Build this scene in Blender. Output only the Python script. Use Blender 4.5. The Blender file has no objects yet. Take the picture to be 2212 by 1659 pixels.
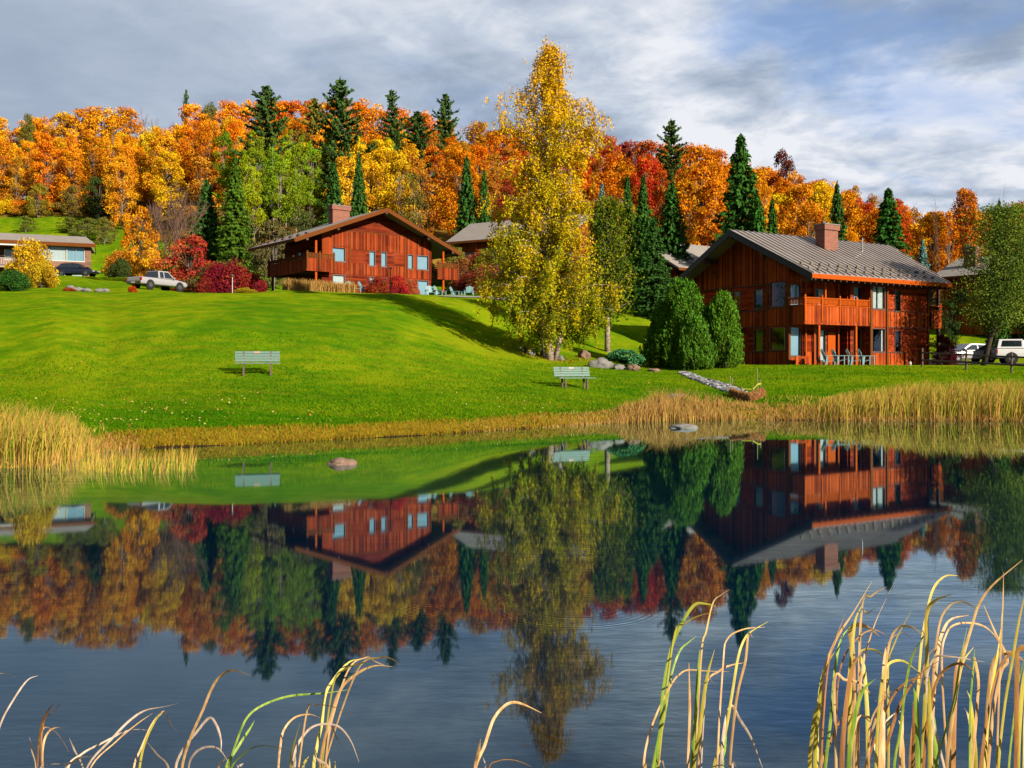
import bpy, math, random
import numpy as np
from math import radians, pi, sin, cos, atan2, sqrt
from mathutils import Vector, Matrix, noise as mnoise

random.seed(7)
rng = np.random.default_rng(7)
sc = bpy.context.scene
col = sc.collection

# ------------------------------------------------------------------ camera, sky, sun, exposure
F, CX, HZ, CZ = 2150.0, 1106.0, 795.0, 2.0     # focal length, image centre, horizon row (2212 px wide frame), eye height over the pond
cam_d = bpy.data.cameras.new('camera'); cam = bpy.data.objects.new('camera', cam_d); col.objects.link(cam)
cam_d.sensor_width = 36; cam_d.lens = 36 * F / 2212; cam_d.shift_y = -(829.5 - HZ) / 2212
cam_d.clip_start = 0.1; cam_d.clip_end = 5000
cam.location = (0, 0, CZ); cam.rotation_euler = (pi / 2, 0, 0)
sc.camera = cam

SUN_EL, SUN_AZ = radians(25), atan2(0.72, -0.70)        # azimuth clockwise from +Y
to_sun = Vector((sin(SUN_AZ) * cos(SUN_EL), cos(SUN_AZ) * cos(SUN_EL), sin(SUN_EL)))
sd = bpy.data.lights.new('sun', 'SUN'); sd.energy = 5.0; sd.angle = radians(0.5); sd.color = (1.0, 0.90, 0.74)
so = bpy.data.objects.new('sun', sd); col.objects.link(so); so.location = (30, -30, 60)
so.rotation_euler = to_sun.to_track_quat('Z', 'Y').to_euler()

sc.view_settings.view_transform = 'Standard'; sc.view_settings.look = 'None'
sc.view_settings.exposure = 1.72; sc.view_settings.gamma = 1.0
try: sc.view_settings.use_curve_mapping = False
except Exception: pass
sc.render.engine = 'CYCLES'
sc.cycles.max_bounces = 6; sc.cycles.transparent_max_bounces = 8; sc.cycles.diffuse_bounces = 3; sc.cycles.glossy_bounces = 3
sc.cycles.use_denoising = True
sc.cycles.sample_clamp_indirect = 6

class NT:
    """tiny node helper"""
    def __init__(s, tree): s.t = tree; s.n = tree.nodes; s.l = tree.links; s.n.clear()
    def new(s, typ, **kw):
        nd = s.n.new(typ)
        for k, v in kw.items():
            setattr(nd, k, v)
        return nd
    def set(s, nd, inp, v):
        sock = nd.inputs[inp]
        if isinstance(v, bpy.types.NodeSocket): s.l.new(v, sock)
        elif isinstance(v, bpy.types.Node): s.l.new(v.outputs[0], sock)
        else: sock.default_value = (tuple(v) + (1,)) if (isinstance(v, (tuple, list)) and len(v) == 3 and sock.type == 'RGBA') else v
    def math(s, op, a, b=0.0, c=0.0, clamp=False):
        nd = s.new('ShaderNodeMath', operation=op, use_clamp=clamp)
        s.set(nd, 0, a); s.set(nd, 1, b)
        if op == 'MULTIPLY_ADD': s.set(nd, 2, c)
        return nd.outputs[0]
    def mix(s, f, a, b, mode='MIX'):
        nd = s.new('ShaderNodeMix', data_type='RGBA', blend_type=mode)
        s.set(nd, 0, f); s.set(nd, 6, a); s.set(nd, 7, b)
        return nd.outputs[2]
    def noise(s, vec, scale, detail=4, rough=.55, dist=0.0):
        nd = s.new('ShaderNodeTexNoise')
        if vec is not None: s.set(nd, 'Vector', vec)
        s.set(nd, 'Scale', scale); s.set(nd, 'Detail', detail); s.set(nd, 'Roughness', rough); s.set(nd, 'Distortion', dist)
        return nd.outputs[0]
    def ramp(s, fac, stops):
        nd = s.new('ShaderNodeValToRGB'); s.set(nd, 0, fac)
        e = nd.color_ramp.elements
        while len(e) < len(stops): e.new(0.5)
        for i, (p, c) in enumerate(stops):
            e[i].position = p; e[i].color = (tuple(c) + (1,)) if isinstance(c, tuple) else (c, c, c, 1)
        return nd.outputs[0]
    def mapr(s, v, a, b, c=0.0, d=1.0):
        nd = s.new('ShaderNodeMapRange'); s.set(nd, 0, v); s.set(nd, 1, a); s.set(nd, 2, b); s.set(nd, 3, c); s.set(nd, 4, d)
        return nd.outputs[0]

# world: clear Nishita sky seen between procedural clouds that lie on a plane high above
w = bpy.data.worlds.new('World'); sc.world = w; w.use_nodes = True
N = NT(w.node_tree)
sky = N.new('ShaderNodeTexSky', sky_type='NISHITA', sun_disc=False)
sky.sun_elevation = SUN_EL; sky.sun_rotation = SUN_AZ; sky.altitude = 400; sky.air_density = 1.0; sky.dust_density = 0.6; sky.ozone_density = 2.0
tc = N.new('ShaderNodeTexCoord')
sp = N.new('ShaderNodeSeparateXYZ'); N.set(sp, 0, tc.outputs['Generated'])
zz = N.math('ADD', N.math('MAXIMUM', sp.outputs[2], 0.0), 0.17)
cb = N.new('ShaderNodeCombineXYZ')
N.set(cb, 0, N.math('DIVIDE', sp.outputs[0], zz)); N.set(cb, 1, N.math('DIVIDE', sp.outputs[1], zz)); N.set(cb, 2, 3.7)
big = N.noise(cb.outputs[0], 0.42, 3, .5, .3)
mp = N.new('ShaderNodeMapping'); N.set(mp, 0, cb.outputs[0]); mp.inputs['Scale'].default_value = (1.0, 1.05, 1.0); mp.inputs['Rotation'].default_value = (0, 0, radians(28))
fine = N.noise(mp.outputs[0], 2.0, 8, .55, .2)
wis = N.noise(mp.outputs[0], 5.5, 7, .62, .6)
# left-hand sky is a calmer, darker sheet
leftm = N.mapr(sp.outputs[0], -0.42, 0.22)
nv = N.math('ADD', N.math('MULTIPLY', N.math('SUBTRACT', fine, .5), N.mapr(leftm, 0, 1, .16, 1.6)), N.math('MULTIPLY', N.math('SUBTRACT', big, .5), N.mapr(leftm, 0, 1, .5, .9)))
nv = N.math('ADD', nv, N.math('MULTIPLY', N.math('SUBTRACT', wis, .5), N.mapr(leftm, 0, 1, .12, .5)))
nv = N.math('ADD', nv, N.mapr(sp.outputs[2], 0.03, 0.38, -0.10, 0.17))
nv = N.math('ADD', nv, N.mapr(leftm, 0, 1, .41, .57))
ccol = N.ramp(nv, [(.22, (1.35, 1.76, 2.55)), (.46, (1.9, 2.32, 3.0)), (.60, (2.9, 3.3, 3.95)), (.76, (4.7, 4.8, 5.1))])
gap = N.math('MULTIPLY', N.mapr(N.noise(mp.outputs[0], 1.5, 6, .55, .3), .53, .64), N.mapr(leftm, .25, .8))
blue = N.mix(.55, sky.outputs[0], (.6, 1.75, 4.6))
mixd = N.mix(N.math('MULTIPLY', gap, .5), ccol, blue)
bg = N.new('ShaderNodeBackground'); gnd = N.mapr(sp.outputs[2], -0.03, 0.0)
mixd = N.mix(gnd, (.35, .33, .16), mixd)      # far land below the horizon
N.set(bg, 0, mixd); N.set(bg, 1, 0.055)
wo = N.new('ShaderNodeOutputWorld'); N.l.new(bg.outputs[0], wo.inputs[0])

# ------------------------------------------------------------------ helpers
def tag(o, label=None, cat=None, group=None, kind=None):
    if label: o['label'] = label
    if cat: o['category'] = cat
    if group: o['group'] = group
    if kind: o['kind'] = kind
    return o

def empty(name, loc=(0, 0, 0), rz=0.0, label=None, cat=None, group=None):
    o = bpy.data.objects.new(name, None); col.objects.link(o); o.empty_display_size = .3
    o.location = loc; o.rotation_euler = (0, 0, rz)
    return tag(o, label, cat, group)

def copy_tree(o, parent=None):
    c = o.copy(); col.objects.link(c); c.parent = parent
    for ch in list(o.children): copy_tree(ch, c)
    return c

def link_mesh(name, me, m, parent=None):
    o = bpy.data.objects.new(name, me); col.objects.link(o)
    if m is not None and len(me.materials) == 0: me.materials.append(m)
    if parent is not None: o.parent = parent
    return o

class MB:
    def __init__(s): s.v = []; s.f = []; s.M = None
    def add(s, vs, fs):
        b = len(s.v)
        if s.M is not None: vs = [tuple(s.M @ Vector(p)) for p in vs]
        s.v += [tuple(p) for p in vs]; s.f += [tuple(b + i for i in f) for f in fs]
    def hexa(s, p):   # 4 bottom ccw, 4 top ccw
        s.add(p, [(3, 2, 1, 0), (4, 5, 6, 7), (0, 1, 5, 4), (1, 2, 6, 5), (2, 3, 7, 6), (3, 0, 4, 7)])
    def box(s, x0, x1, y0, y1, z0, z1):
        if x1 < x0: x0, x1 = x1, x0
        if y1 < y0: y0, y1 = y1, y0
        if z1 < z0: z0, z1 = z1, z0
        s.hexa([(x0, y0, z0), (x1, y0, z0), (x1, y1, z0), (x0, y1, z0), (x0, y0, z1), (x1, y0, z1), (x1, y1, z1), (x0, y1, z1)])
    def prism(s, poly, axis, a, b):
        """poly: 2d points; axis 'y': points are (x,z), axis 'x': points are (y,z), axis 'z': points are (x,y)"""
        n = len(poly)
        def P(q, t):
            return (q[0], t, q[1]) if axis == 'y' else ((t, q[0], q[1]) if axis == 'x' else (q[0], q[1], t))
        vs = [P(q, a) for q in poly] + [P(q, b) for q in poly]
        fs = [tuple(range(n)), tuple(range(2 * n - 1, n - 1, -1))] + [((i + 1) % n, i, n + i, n + (i + 1) % n) for i in range(n)]
        s.add(vs, fs)
    def tube(s, pts, rad, n=6, cap=True):
        pts = [Vector(p) for p in pts]
        if not hasattr(rad, '__len__'): rad = [rad] * len(pts)
        vs = []
        for i, p in enumerate(pts):
            d = (pts[min(i + 1, len(pts) - 1)] - pts[max(i - 1, 0)])
            d = d.normalized() if d.length > 1e-6 else Vector((0, 0, 1))
            a = d.cross(Vector((0, 0, 1)) if abs(d.z) < .9 else Vector((1, 0, 0))).normalized(); b = d.cross(a)
            vs += [p + (a * cos(2 * pi * k / n) + b * sin(2 * pi * k / n)) * rad[i] for k in range(n)]
        fs = [(i * n + k, i * n + (k + 1) % n, (i + 1) * n + (k + 1) % n, (i + 1) * n + k) for i in range(len(pts) - 1) for k in range(n)]
        if cap: fs += [tuple(range(n)), tuple(range(len(pts) * n - 1, (len(pts) - 1) * n - 1, -1))]
        s.add(vs, fs)
    def mesh(s, name, smooth=False):
        me = bpy.data.meshes.new(name); me.from_pydata(s.v, [], s.f); me.update()
        import bmesh
        bm = bmesh.new(); bm.from_mesh(me); bmesh.ops.recalc_face_normals(bm, faces=bm.faces); bm.to_mesh(me); bm.free()
        if smooth: me.polygons.foreach_set('use_smooth', [True] * len(me.polygons))
        return me
    def build(s, name, m, parent=None, smooth=False, bevel=0, loc=None):
        o = link_mesh(name, s.mesh(name, smooth), m, parent)
        if loc is not None: o.location = loc
        if bevel:
            b = o.modifiers.new('bevel', 'BEVEL'); b.width = bevel; b.segments = 2; b.limit_method = 'ANGLE'; b.angle_limit = radians(40)
        return o

def quad_mesh(name, V, tv, quads=True):
    """V: (n,4,3) array of quads; tv: (n,) per-quad value stored as point attribute 'tv'"""
    n = V.shape[0]
    me = bpy.data.meshes.new(name)
    me.vertices.add(n * 4); me.loops.add(n * 4); me.polygons.add(n)
    me.vertices.foreach_set('co', V.reshape(-1).astype(np.float32))
    me.loops.foreach_set('vertex_index', np.arange(n * 4, dtype=np.int32))
    me.polygons.foreach_set('loop_start', np.arange(0, n * 4, 4, dtype=np.int32))
    try: me.polygons.foreach_set('loop_total', np.full(n, 4, dtype=np.int32))
    except Exception: pass
    at_ = me.attributes.new('tv', 'FLOAT', 'POINT')
    at_.data.foreach_set('value', np.repeat(np.asarray(tv, dtype=np.float32), 4))
    me.update(calc_edges=True)
    return me

def unit(a): return a / np.maximum(np.linalg.norm(a, axis=-1, keepdims=True), 1e-9)

def leaf_quads(C, size, R, nrm=None, elong=1.5, align=None):
    """diamond leaves at C (n,3); size (n,) ; nrm optional preferred normals"""
    n = len(C)
    nn = unit(R.normal(size=(n, 3)))
    if nrm is not None: nn = unit(nn * .75 + nrm)
    t = R.normal(size=(n, 3)) if align is None else align + R.normal(size=(n, 3)) * .35
    ux = unit(np.cross(nn, np.cross(t, nn)))
    uy = np.cross(nn, ux)
    s = np.asarray(size)[:, None]
    return np.stack([C - ux * s * elong * .5, C - uy * s * .5, C + ux * s * elong * .5, C + uy * s * .5], axis=1)

# ------------------------------------------------------------------ terrain function
SHORE = ([-900, -300, 0, 120, 230, 450, 700, 1000, 1300, 1450, 1650, 2212, 3000],
         [14, 17, 20.6, 21.4, 24.8, 25.9, 27.8, 30.8, 35.6, 37.5, 38.5, 37.9, 36])
def shore(u): return np.interp(u, *SHORE)
TC = {  # columns: distance, height pairs
 -600: [(15, 0), (17, .3), (39, 1.9), (60, 5.2), (80, 8.1), (88, 8.6), (125, 13.2), (165, 27), (205, 37), (260, 36), (420, 15)],
 0:    [(20.6, 0), (22, .3), (39, 1.75), (60, 5.1), (80, 8.14), (88, 8.6), (112, 12.6), (132, 13.6), (165, 27), (205, 37.6), (260, 36), (420, 15)],
 270:  [(25, 0), (26, .33), (39, 1.65), (60, 5.0), (80, 8.1), (88, 8.6), (112, 12.2), (130, 13.8), (160, 25), (205, 39), (260, 37), (420, 15)],
 400:  [(25.6, 0), (26.6, .33), (39, 1.6), (58, 4.8), (79, 8.02), (88, 8.6), (105, 9.9), (125, 15), (150, 25), (205, 40), (260, 38), (420, 15)],
 550:  [(26.6, 0), (27.6, .35), (39, 1.58), (58, 4.7), (79, 8.0), (86, 8.4), (102, 8.9), (118, 14), (150, 26), (203, 40.5), (260, 38), (420, 15)],
 850:  [(29, 0), (30.2, .35), (43, 1.6), (60, 4.6), (79, 7.9), (86, 8.4), (102, 8.9), (118, 14), (150, 25), (203, 38.5), (260, 36), (420, 15)],
 1060: [(32, 0), (33.2, .35), (44, 1.35), (60, 3.25), (79, 7.5), (90, 8.6), (110, 10.6), (122, 14), (150, 24), (203, 35), (260, 33), (420, 12)],
 1190: [(34, 0), (35, .35), (43, 1.28), (57, 2.4), (66, 4.2), (80, 7.1), (95, 8.5), (108, 9.6), (122, 13), (200, 33), (260, 30), (420, 10)],
 1400: [(37, 0), (38, .4), (45, 1.1), (58, 2.1), (66, 2.9), (75, 4.6), (90, 7.2), (100, 8.5), (108, 9.5), (125, 13.5), (200, 31.5), (260, 28), (420, 10)],
 1650: [(38.5, 0), (39.5, .4), (48, 1.4), (58, 2.15), (75, 2.4), (85, 4), (100, 8), (115, 12), (200, 27.5), (260, 24), (420, 8)],
 1900: [(38.2, 0), (39.3, .4), (48, 1.45), (58, 2.15), (76, 2.3), (90, 5), (105, 7.6), (120, 10), (200, 20.5), (260, 18), (420, 8)],
 2212: [(37.9, 0), (39, .4), (48, 1.45), (60, 2.1), (79, 2.35), (90, 5), (110, 8.3), (125, 9), (200, 15), (260, 14), (420, 8)],
 3000: [(36, 0), (37, .4), (48, 1.45), (60, 2.1), (79, 2.35), (90, 5), (110, 8.3), (125, 9), (200, 14), (260, 13), (420, 8)],
}
# the lawn on the left rises sooner than the right-hand one: distances of that side, drawn in towards the pond
def RD(u, D):
    k = float(np.interp(u, [750, 1060, 1190], [1, .25, 0]))
    return D * (1 - k) + k * float(np.interp(D, [0, 39, 57, 80, 83, 86, 97, 112, 130, 999], [0, 39, 49, 66, 74, 77, 89, 108, 130, 999]))
for u_ in TC:
    TC[u_] = [(RD(u_, d_), z_ if d_ < 39.1 else 2 + (z_ - 2) * RD(u_, d_) / d_) for d_, z_ in TC[u_]]
TU = sorted(TC); TS = np.concatenate([np.arange(0, 4, .25), np.arange(4, 60, 1), np.arange(60, 400, 2.5)])
TT = np.array([np.interp(TS, [p[0] - TC[u][0][0] for p in TC[u]], [p[1] for p in TC[u]]) for u in TU])
# soften the kinks of the profiles
k_ = np.array([1, 2, 3, 2, 1.]) / 9
for _ in range(3):
    pad = np.concatenate([np.repeat(TT[:, 16:17], 2, 1), TT[:, 16:], np.repeat(TT[:, -1:], 2, 1)], 1)
    TT[:, 18:] = (sum(k_[i] * pad[:, i:i + TT.shape[1] - 16] for i in range(5)))[:, 2:]
# the two level pads the houses stand on: (origin, direction angle, x0,x1,y0,y1, height)
A_R = atan2(.527, .85); A_L = radians(38)
PADS = [((18.41, 61.0), A_R, -.3, 15.0, .3, 13.5, 2.2), ((-16.58, 76.0), A_L, -.8, 14.4, -.6, 13.5, 7.88),
        ((-7.4, 106.0), A_L, 0, 15, 0, 13, 10.6), ((-57.2, 120.6), 0.40, -25, 8.3, -1.5, 9, 13.1)]
def vn(x, y, s, seed=0.0):
    """cheap smooth value noise on arrays"""
    x = x * s + seed; y = y * s - seed * .7
    xi = np.floor(x); yi = np.floor(y); fx = x - xi; fy = y - yi
    fx = fx * fx * (3 - 2 * fx); fy = fy * fy * (3 - 2 * fy)
    h = lambda a, b: np.modf(np.abs(np.sin(a * 127.1 + b * 311.7) * 43758.5453))[0]
    return (h(xi, yi) * (1 - fx) + h(xi + 1, yi) * fx) * (1 - fy) + (h(xi, yi + 1) * (1 - fx) + h(xi + 1, yi + 1) * fx) * fy - .5
def terrain(x, y):
    x = np.atleast_1d(np.asarray(x, float)); y = np.atleast_1d(np.asarray(y, float))
    u = CX + F * x / np.maximum(y, 15)
    uc = np.clip(u, TU[0], TU[-1])
    sh = shore(uc) + vn(x, y * 0, .35, 3) * .9 + vn(x, y * 0, 1.4, 5) * .35
    t = y - sh
    i = np.clip(np.searchsorted(TU, uc) - 1, 0, len(TU) - 2)
    ua = np.array(TU)[i]; ub = np.array(TU)[i + 1]; fr = (uc - ua) / (ub - ua)
    j = np.clip(np.searchsorted(TS, t) - 1, 0, len(TS) - 2); ft = np.clip((t - TS[j]) / (TS[j + 1] - TS[j]), 0, 1)
    za = TT[i, j] * (1 - ft) + TT[i, j + 1] * ft; zb = TT[i + 1, j] * (1 - ft) + TT[i + 1, j + 1] * ft
    z = za * (1 - fr) + zb * fr
    z = z + vn(x, y, .12, 9) * .09 * np.clip((t - 4) / 10, 0, 1) + vn(x, y, .6, 2) * .05 * np.clip(t / 3, 0, 1) + vn(x, y, .06, 4) * 2.0 * np.clip((y - 125) / 30, 0, 1)
    z = np.where(t < 0, np.maximum(t * .3, -1.2), z)
    ns = 4.25 + vn(x, y * 0, .7, 8) * .5
    zn = np.clip((ns - y) * .22, -1.2, .35) + vn(x, y, .8, 1) * .05
    z = np.where(y < 11, zn, z)
    for (o, a, x0, x1, y0, y1, zp) in PADS:
        dx = x - o[0]; dy = y - o[1]
        lx = dx * cos(a) + dy * sin(a); ly = -dx * sin(a) + dy * cos(a)
        d = np.hypot(np.maximum(np.maximum(x0 - lx, lx - x1), 0), np.maximum(np.maximum(y0 - ly, ly - y1), 0))
        k = np.clip(1 - d / 3.0, 0, 1); k = k * k * (3 - 2 * k)
        z = z * (1 - k) + zp * k
    return z
def gz(x, y): return float(terrain(x, y)[0])
def ground(u, D): D = RD(u, D); x = (u - CX) / F * D; return Vector((x, D, gz(x, D)))
def at(u, v, D): return Vector(((u - CX) / F * D, D, CZ - (v - HZ) / F * D))
# ------------------------------------------------------------------ materials
ALB = .60     # common scale of the surface colours
def sc3(c): return tuple(x * ALB for x in c)
def new_mat(name):
    m = bpy.data.materials.new(name); m.use_nodes = True
    n = NT(m.node_tree); out = n.new('ShaderNodeOutputMaterial')
    return m, n, out

KA = .77
def bsdf(n, out, colr, rough=.8, spec=.25, metal=0.0, bump=None, bdist=.01, bstr=.5):
    colr = n.mix(1.0, colr, (KA, KA, KA), 'MULTIPLY')
    p = n.new('ShaderNodeBsdfPrincipled')
    n.set(p, 'Base Color', colr); n.set(p, 'Roughness', rough); n.set(p, 'Specular IOR Level', spec); n.set(p, 'Metallic', metal)
    if bump is not None:
        b = n.new('ShaderNodeBump'); n.set(b, 'Height', bump); b.inputs['Distance'].default_value = bdist; b.inputs['Strength'].default_value = bstr
        n.l.new(b.outputs[0], p.inputs['Normal'])
    n.l.new(p.outputs[0], out.inputs[0])
    return p

def simple(name, c, rough=.7, spec=.3, metal=0.0, var=.25, scale=6.0, bump=.0):
    c = tuple(x * .40 for x in c)
    m, n, out = new_mat(name)
    tc = n.new('ShaderNodeTexCoord')
    nz = n.noise(tc.outputs['Object'], scale, 5, .6)
    c1 = tuple(x * (1 - var) for x in c); c2 = tuple(min(1, x * (1 + var)) for x in c)
    cc = n.mix(nz, c1, c2)
    bsdf(n, out, cc, rough, spec, metal, n.noise(tc.outputs['Object'], scale * 5, 4) if bump else None, .01, bump)
    return m

def boards(name, c_lo, c_hi, vertical=True, width=.16, grey=.08):
    """stained boards: every board its own tone, dark joints, long grain"""
    m, n, out = new_mat(name)
    tc = n.new('ShaderNodeTexCoord'); s = n.new('ShaderNodeSeparateXYZ'); n.set(s, 0, tc.outputs['Object'])
    c_lo = sc3(c_lo); c_hi = sc3(c_hi)
    along = n.math('ADD', s.outputs[0], s.outputs[1]) if vertical else s.outputs[2]
    q = n.math('DIVIDE', along, width)
    idx = n.math('FLOOR', q); fr = n.math('FRACT', q)
    cbn = n.new('ShaderNodeCombineXYZ'); n.set(cbn, 0, idx)
    if not vertical:
        n.set(cbn, 1, n.math('FLOOR', n.math('DIVIDE', n.math('ADD', s.outputs[0], s.outputs[1]), 2.6)))
    else:
        n.set(cbn, 1, n.math('FLOOR', n.math('DIVIDE', n.math('ADD', s.outputs[2], 20), 60)))
    wn = n.new('ShaderNodeTexWhiteNoise', noise_dimensions='2D'); n.set(wn, 0, cbn.outputs[0])
    mp = n.new('ShaderNodeMapping'); n.set(mp, 0, tc.outputs['Object'])
    mp.inputs['Scale'].default_value = (14, 14, 1.2) if vertical else (1.2, 1.2, 14)
    grain = n.noise(mp.outputs[0], 1.6, 6, .65)
    wear = n.noise(tc.outputs['Object'], .7, 4, .6)
    f = n.math('ADD', n.math('MULTIPLY', wn.outputs[0], .62), n.math('MULTIPLY', grain, .38))
    f = n.math('ADD', f, n.math('MULTIPLY', n.math('SUBTRACT', wear, .5), .6), clamp=True)
    c = n.ramp(f, [(.1, c_lo), (.55, tuple((a + b) / 2 for a, b in zip(c_lo, c_hi))), (.92, c_hi)])
    joint = n.math('LESS_THAN', fr, .07)
    c = n.mix(n.math('MULTIPLY', joint, .75), c, tuple(x * .18 for x in c_lo))
    c = n.mix(n.math('MULTIPLY', n.mapr(wear, .55, .8), grey), c, (.16, .12, .09))
    bsdf(n, out, c, .8, .06, 0, n.math('ADD', n.math('MULTIPLY', grain, .3), n.math('MULTIPLY', joint, -1)), .01, .6)
    return m

WOODV = boards('stained_vertical_boards', (.085, .009, .002), (.58, .098, .012), width=.13)
WOODV2 = boards('dark_stained_vertical_boards', (.06, .006, .002), (.40, .064, .010), width=.14)
WOODH2 = boards('dark_stained_horizontal_boards', (.055, .006, .002), (.30, .040, .007), vertical=False, width=.17)
WOODH = boards('stained_horizontal_boards', (.085, .008, .002), (.50, .062, .008), vertical=False, width=.17)
WOODG = boards('grey_brown_clapboard', (.15, .075, .05), (.34, .19, .13), vertical=False, width=.14)
FASCIA = simple('orange_stained_fascia', (.62, .105, .005), .8, .05, var=.3)
FASCIAB = simple('brown_stained_rake', (.22, .065, .012), .8, .05, var=.3)
FASCIAD = simple('dark_painted_rake', (.028, .035, .035), .5, .3)
BEAM = simple('dark_beam_wood', (.10, .03, .015), .7, var=.4)
SOFFIT = simple('soffit_boards', (.08, .028, .014), .8, var=.4)
FRAME = simple('brown_window_frame', (.12, .05, .03), .5, .4)
WHITEP = simple('white_paint', (.75, .74, .70), .5, .4, var=.06)
PINKGREY = simple('weathered_pale_trim', (.50, .38, .33), .7, var=.15)
CURT = simple('white_curtain_cloth', (1.0, 1.0, .95), .9, .1, var=.12, scale=3)
SHADE = simple('pale_blue_shade_cloth', (.42, .66, .80), .5, .5, var=.15, scale=1.2)
CONC = simple('concrete', (.34, .32, .29), .9, var=.2, bump=.3)
BLACK = simple('black_rubber', (.02, .02, .02), .8, .2)
CHROME = simple('bright_metal', (.75, .75, .76), .25, .5, 1.0, var=.1)
TEAL = simple('weathered_green_paint', (.17, .30, .26), .6, .35, var=.22, scale=9)
TEALC = simple('blue_green_chair_paint', (.25, .46, .48), .55, .35, var=.2, scale=9)
POSTW = simple('weathered_post_wood', (.20, .14, .10), .85, .1, var=.4, bump=.5)
PALEW = simple('pale_stake_wood', (.55, .45, .30), .85, .1, var=.2)
TAPE = simple('yellow_barrier_tape', (.80, .72, .05), .5, .3, var=.1)
COIR = simple('orange_straw', (.50, .22, .07), .95, .05, var=.5, scale=12, bump=.8)
BARKD = simple('dark_bark', (.10, .075, .055), .95, .1, var=.5, scale=5, bump=.8)
BARKG = simple('grey_bark', (.28, .235, .19), .95, .1, var=.4, scale=5, bump=.8)
TWIG = simple('bare_twig_bark', (.26, .15, .11), .95, .1, var=.3, scale=3)

def birch_bark():
    m, n, out = new_mat('birch_bark')
    tc = n.new('ShaderNodeTexCoord')
    mp = n.new('ShaderNodeMapping'); n.set(mp, 0, tc.outputs['Object']); mp.inputs['Scale'].default_value = (2, 2, 9)
    a = n.noise(mp.outputs[0], 1.5, 6, .7)
    c = n.ramp(a, [(.36, (.03, .02, .014)), (.47, (.20, .14, .11)), (.7, (.36, .32, .27))])
    bsdf(n, out, c, .8, .2, 0, a, .02, .5)
    return m
BIRCHB = birch_bark()

def glass_mat():
    m, n, out = new_mat('window_glass')
    fr = n.new('ShaderNodeLayerWeight'); fr.inputs[0].default_value = .5
    facing = n.math('ADD', n.math('MULTIPLY', n.math('POWER', fr.outputs[1], 3.5), .85), .07)
    g = n.new('ShaderNodeBsdfGlossy'); g.inputs[1].default_value = .015; n.set(g, 0, (.8, .9, 1.0))
    t = n.new('ShaderNodeBsdfTransparent'); n.set(t, 0, (.78, .86, .88))
    mx = n.new('ShaderNodeMixShader'); n.l.new(facing, mx.inputs[0]); n.l.new(t.outputs[0], mx.inputs[1]); n.l.new(g.outputs[0], mx.inputs[2])
    n.l.new(mx.outputs[0], out.inputs[0])
    return m
GLASS = glass_mat()
CARGLASS = simple('car_glass', (.015, .025, .03), .05, .8, var=.1)
TAILR = simple('red_lamp_lens', (.45, .01, .01), .2, .6, var=.1)
HEADL = simple('clear_lamp_lens', (.6, .62, .65), .1, .8, var=.05)
def carpaint(name, c, metal=.3): return simple(name, c, .22, .6, metal, var=.05, scale=2)

def metal_roof():
    m, n, out = new_mat('brown_metal_roof')
    tc = n.new('ShaderNodeTexCoord')
    a = n.noise(tc.outputs['Object'], .55, 5, .6); b = n.noise(tc.outputs['Object'], 9, 4, .6)
    c = n.mix(a, (.19, .15, .125), (.40, .36, .34))
    c = n.mix(n.math('MULTIPLY', b, .4), c, (.10, .06, .04))
    bsdf(n, out, c, n.mapr(b, .3, .7, .34, .55), .5, .45)
    return m
ROOFM = metal_roof()
def shingle():
    m, n, out = new_mat('pale_shingle_roof')
    tc = n.new('ShaderNodeTexCoord')
    a = n.noise(tc.outputs['Object'], 1.0, 5, .6); b = n.noise(tc.outputs['Object'], 14, 4, .6)
    c = n.mix(a, (.14, .12, .105), (.24, .215, .195)); c = n.mix(n.math('MULTIPLY', b, .45), c, (.07, .06, .05))
    bsdf(n, out, c, .85, .2, 0, b, .02, .5)
    return m
SHING = shingle()

def brick():
    m, n, out = new_mat('red_brick')
    tc = n.new('ShaderNodeTexCoord'); s = n.new('ShaderNodeSeparateXYZ'); n.set(s, 0, tc.outputs['Object'])
    cbn = n.new('ShaderNodeCombineXYZ'); n.set(cbn, 0, n.math('ADD', s.outputs[0], s.outputs[1])); n.set(cbn, 1, s.outputs[2])
    bt = n.new('ShaderNodeTexBrick'); n.set(bt, 0, cbn.outputs[0]); n.set(bt, 'Scale', 1.0)
    bt.inputs['Brick Width'].default_value = .22; bt.inputs['Row Height'].default_value = .075; bt.inputs['Mortar Size'].default_value = .008
    n.set(bt, 'Color1', (.17, .048, .03)); n.set(bt, 'Color2', (.10, .028, .02)); n.set(bt, 'Mortar', (.17, .13, .10))
    c = n.mix(n.math('MULTIPLY', n.noise(tc.outputs['Object'], 3, 4), .35), bt.outputs[0], (.20, .08, .05))
    bsdf(n, out, c, .9, .1, 0, bt.outputs[1], .01, -.4)
    return m
BRICK = brick()

def rock_mat(name, a, b):
    m, n, out = new_mat(name)
    tc = n.new('ShaderNodeTexCoord')
    x = n.noise(tc.outputs['Object'], 3.5, 8, .65); y = n.noise(tc.outputs['Object'], 14, 6, .7)
    c = n.mix(x, a, b); c = n.mix(n.mapr(y, .55, .75), c, tuple(v * .35 for v in a))
    bsdf(n, out, c, .9, .15, 0, y, .05, .9)
    return m
ROCKG = rock_mat('grey_granite', (.07, .066, .06), (.19, .18, .165))
ROCKB = rock_mat('brown_rock', (.08, .045, .03), (.22, .14, .10))

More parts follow.
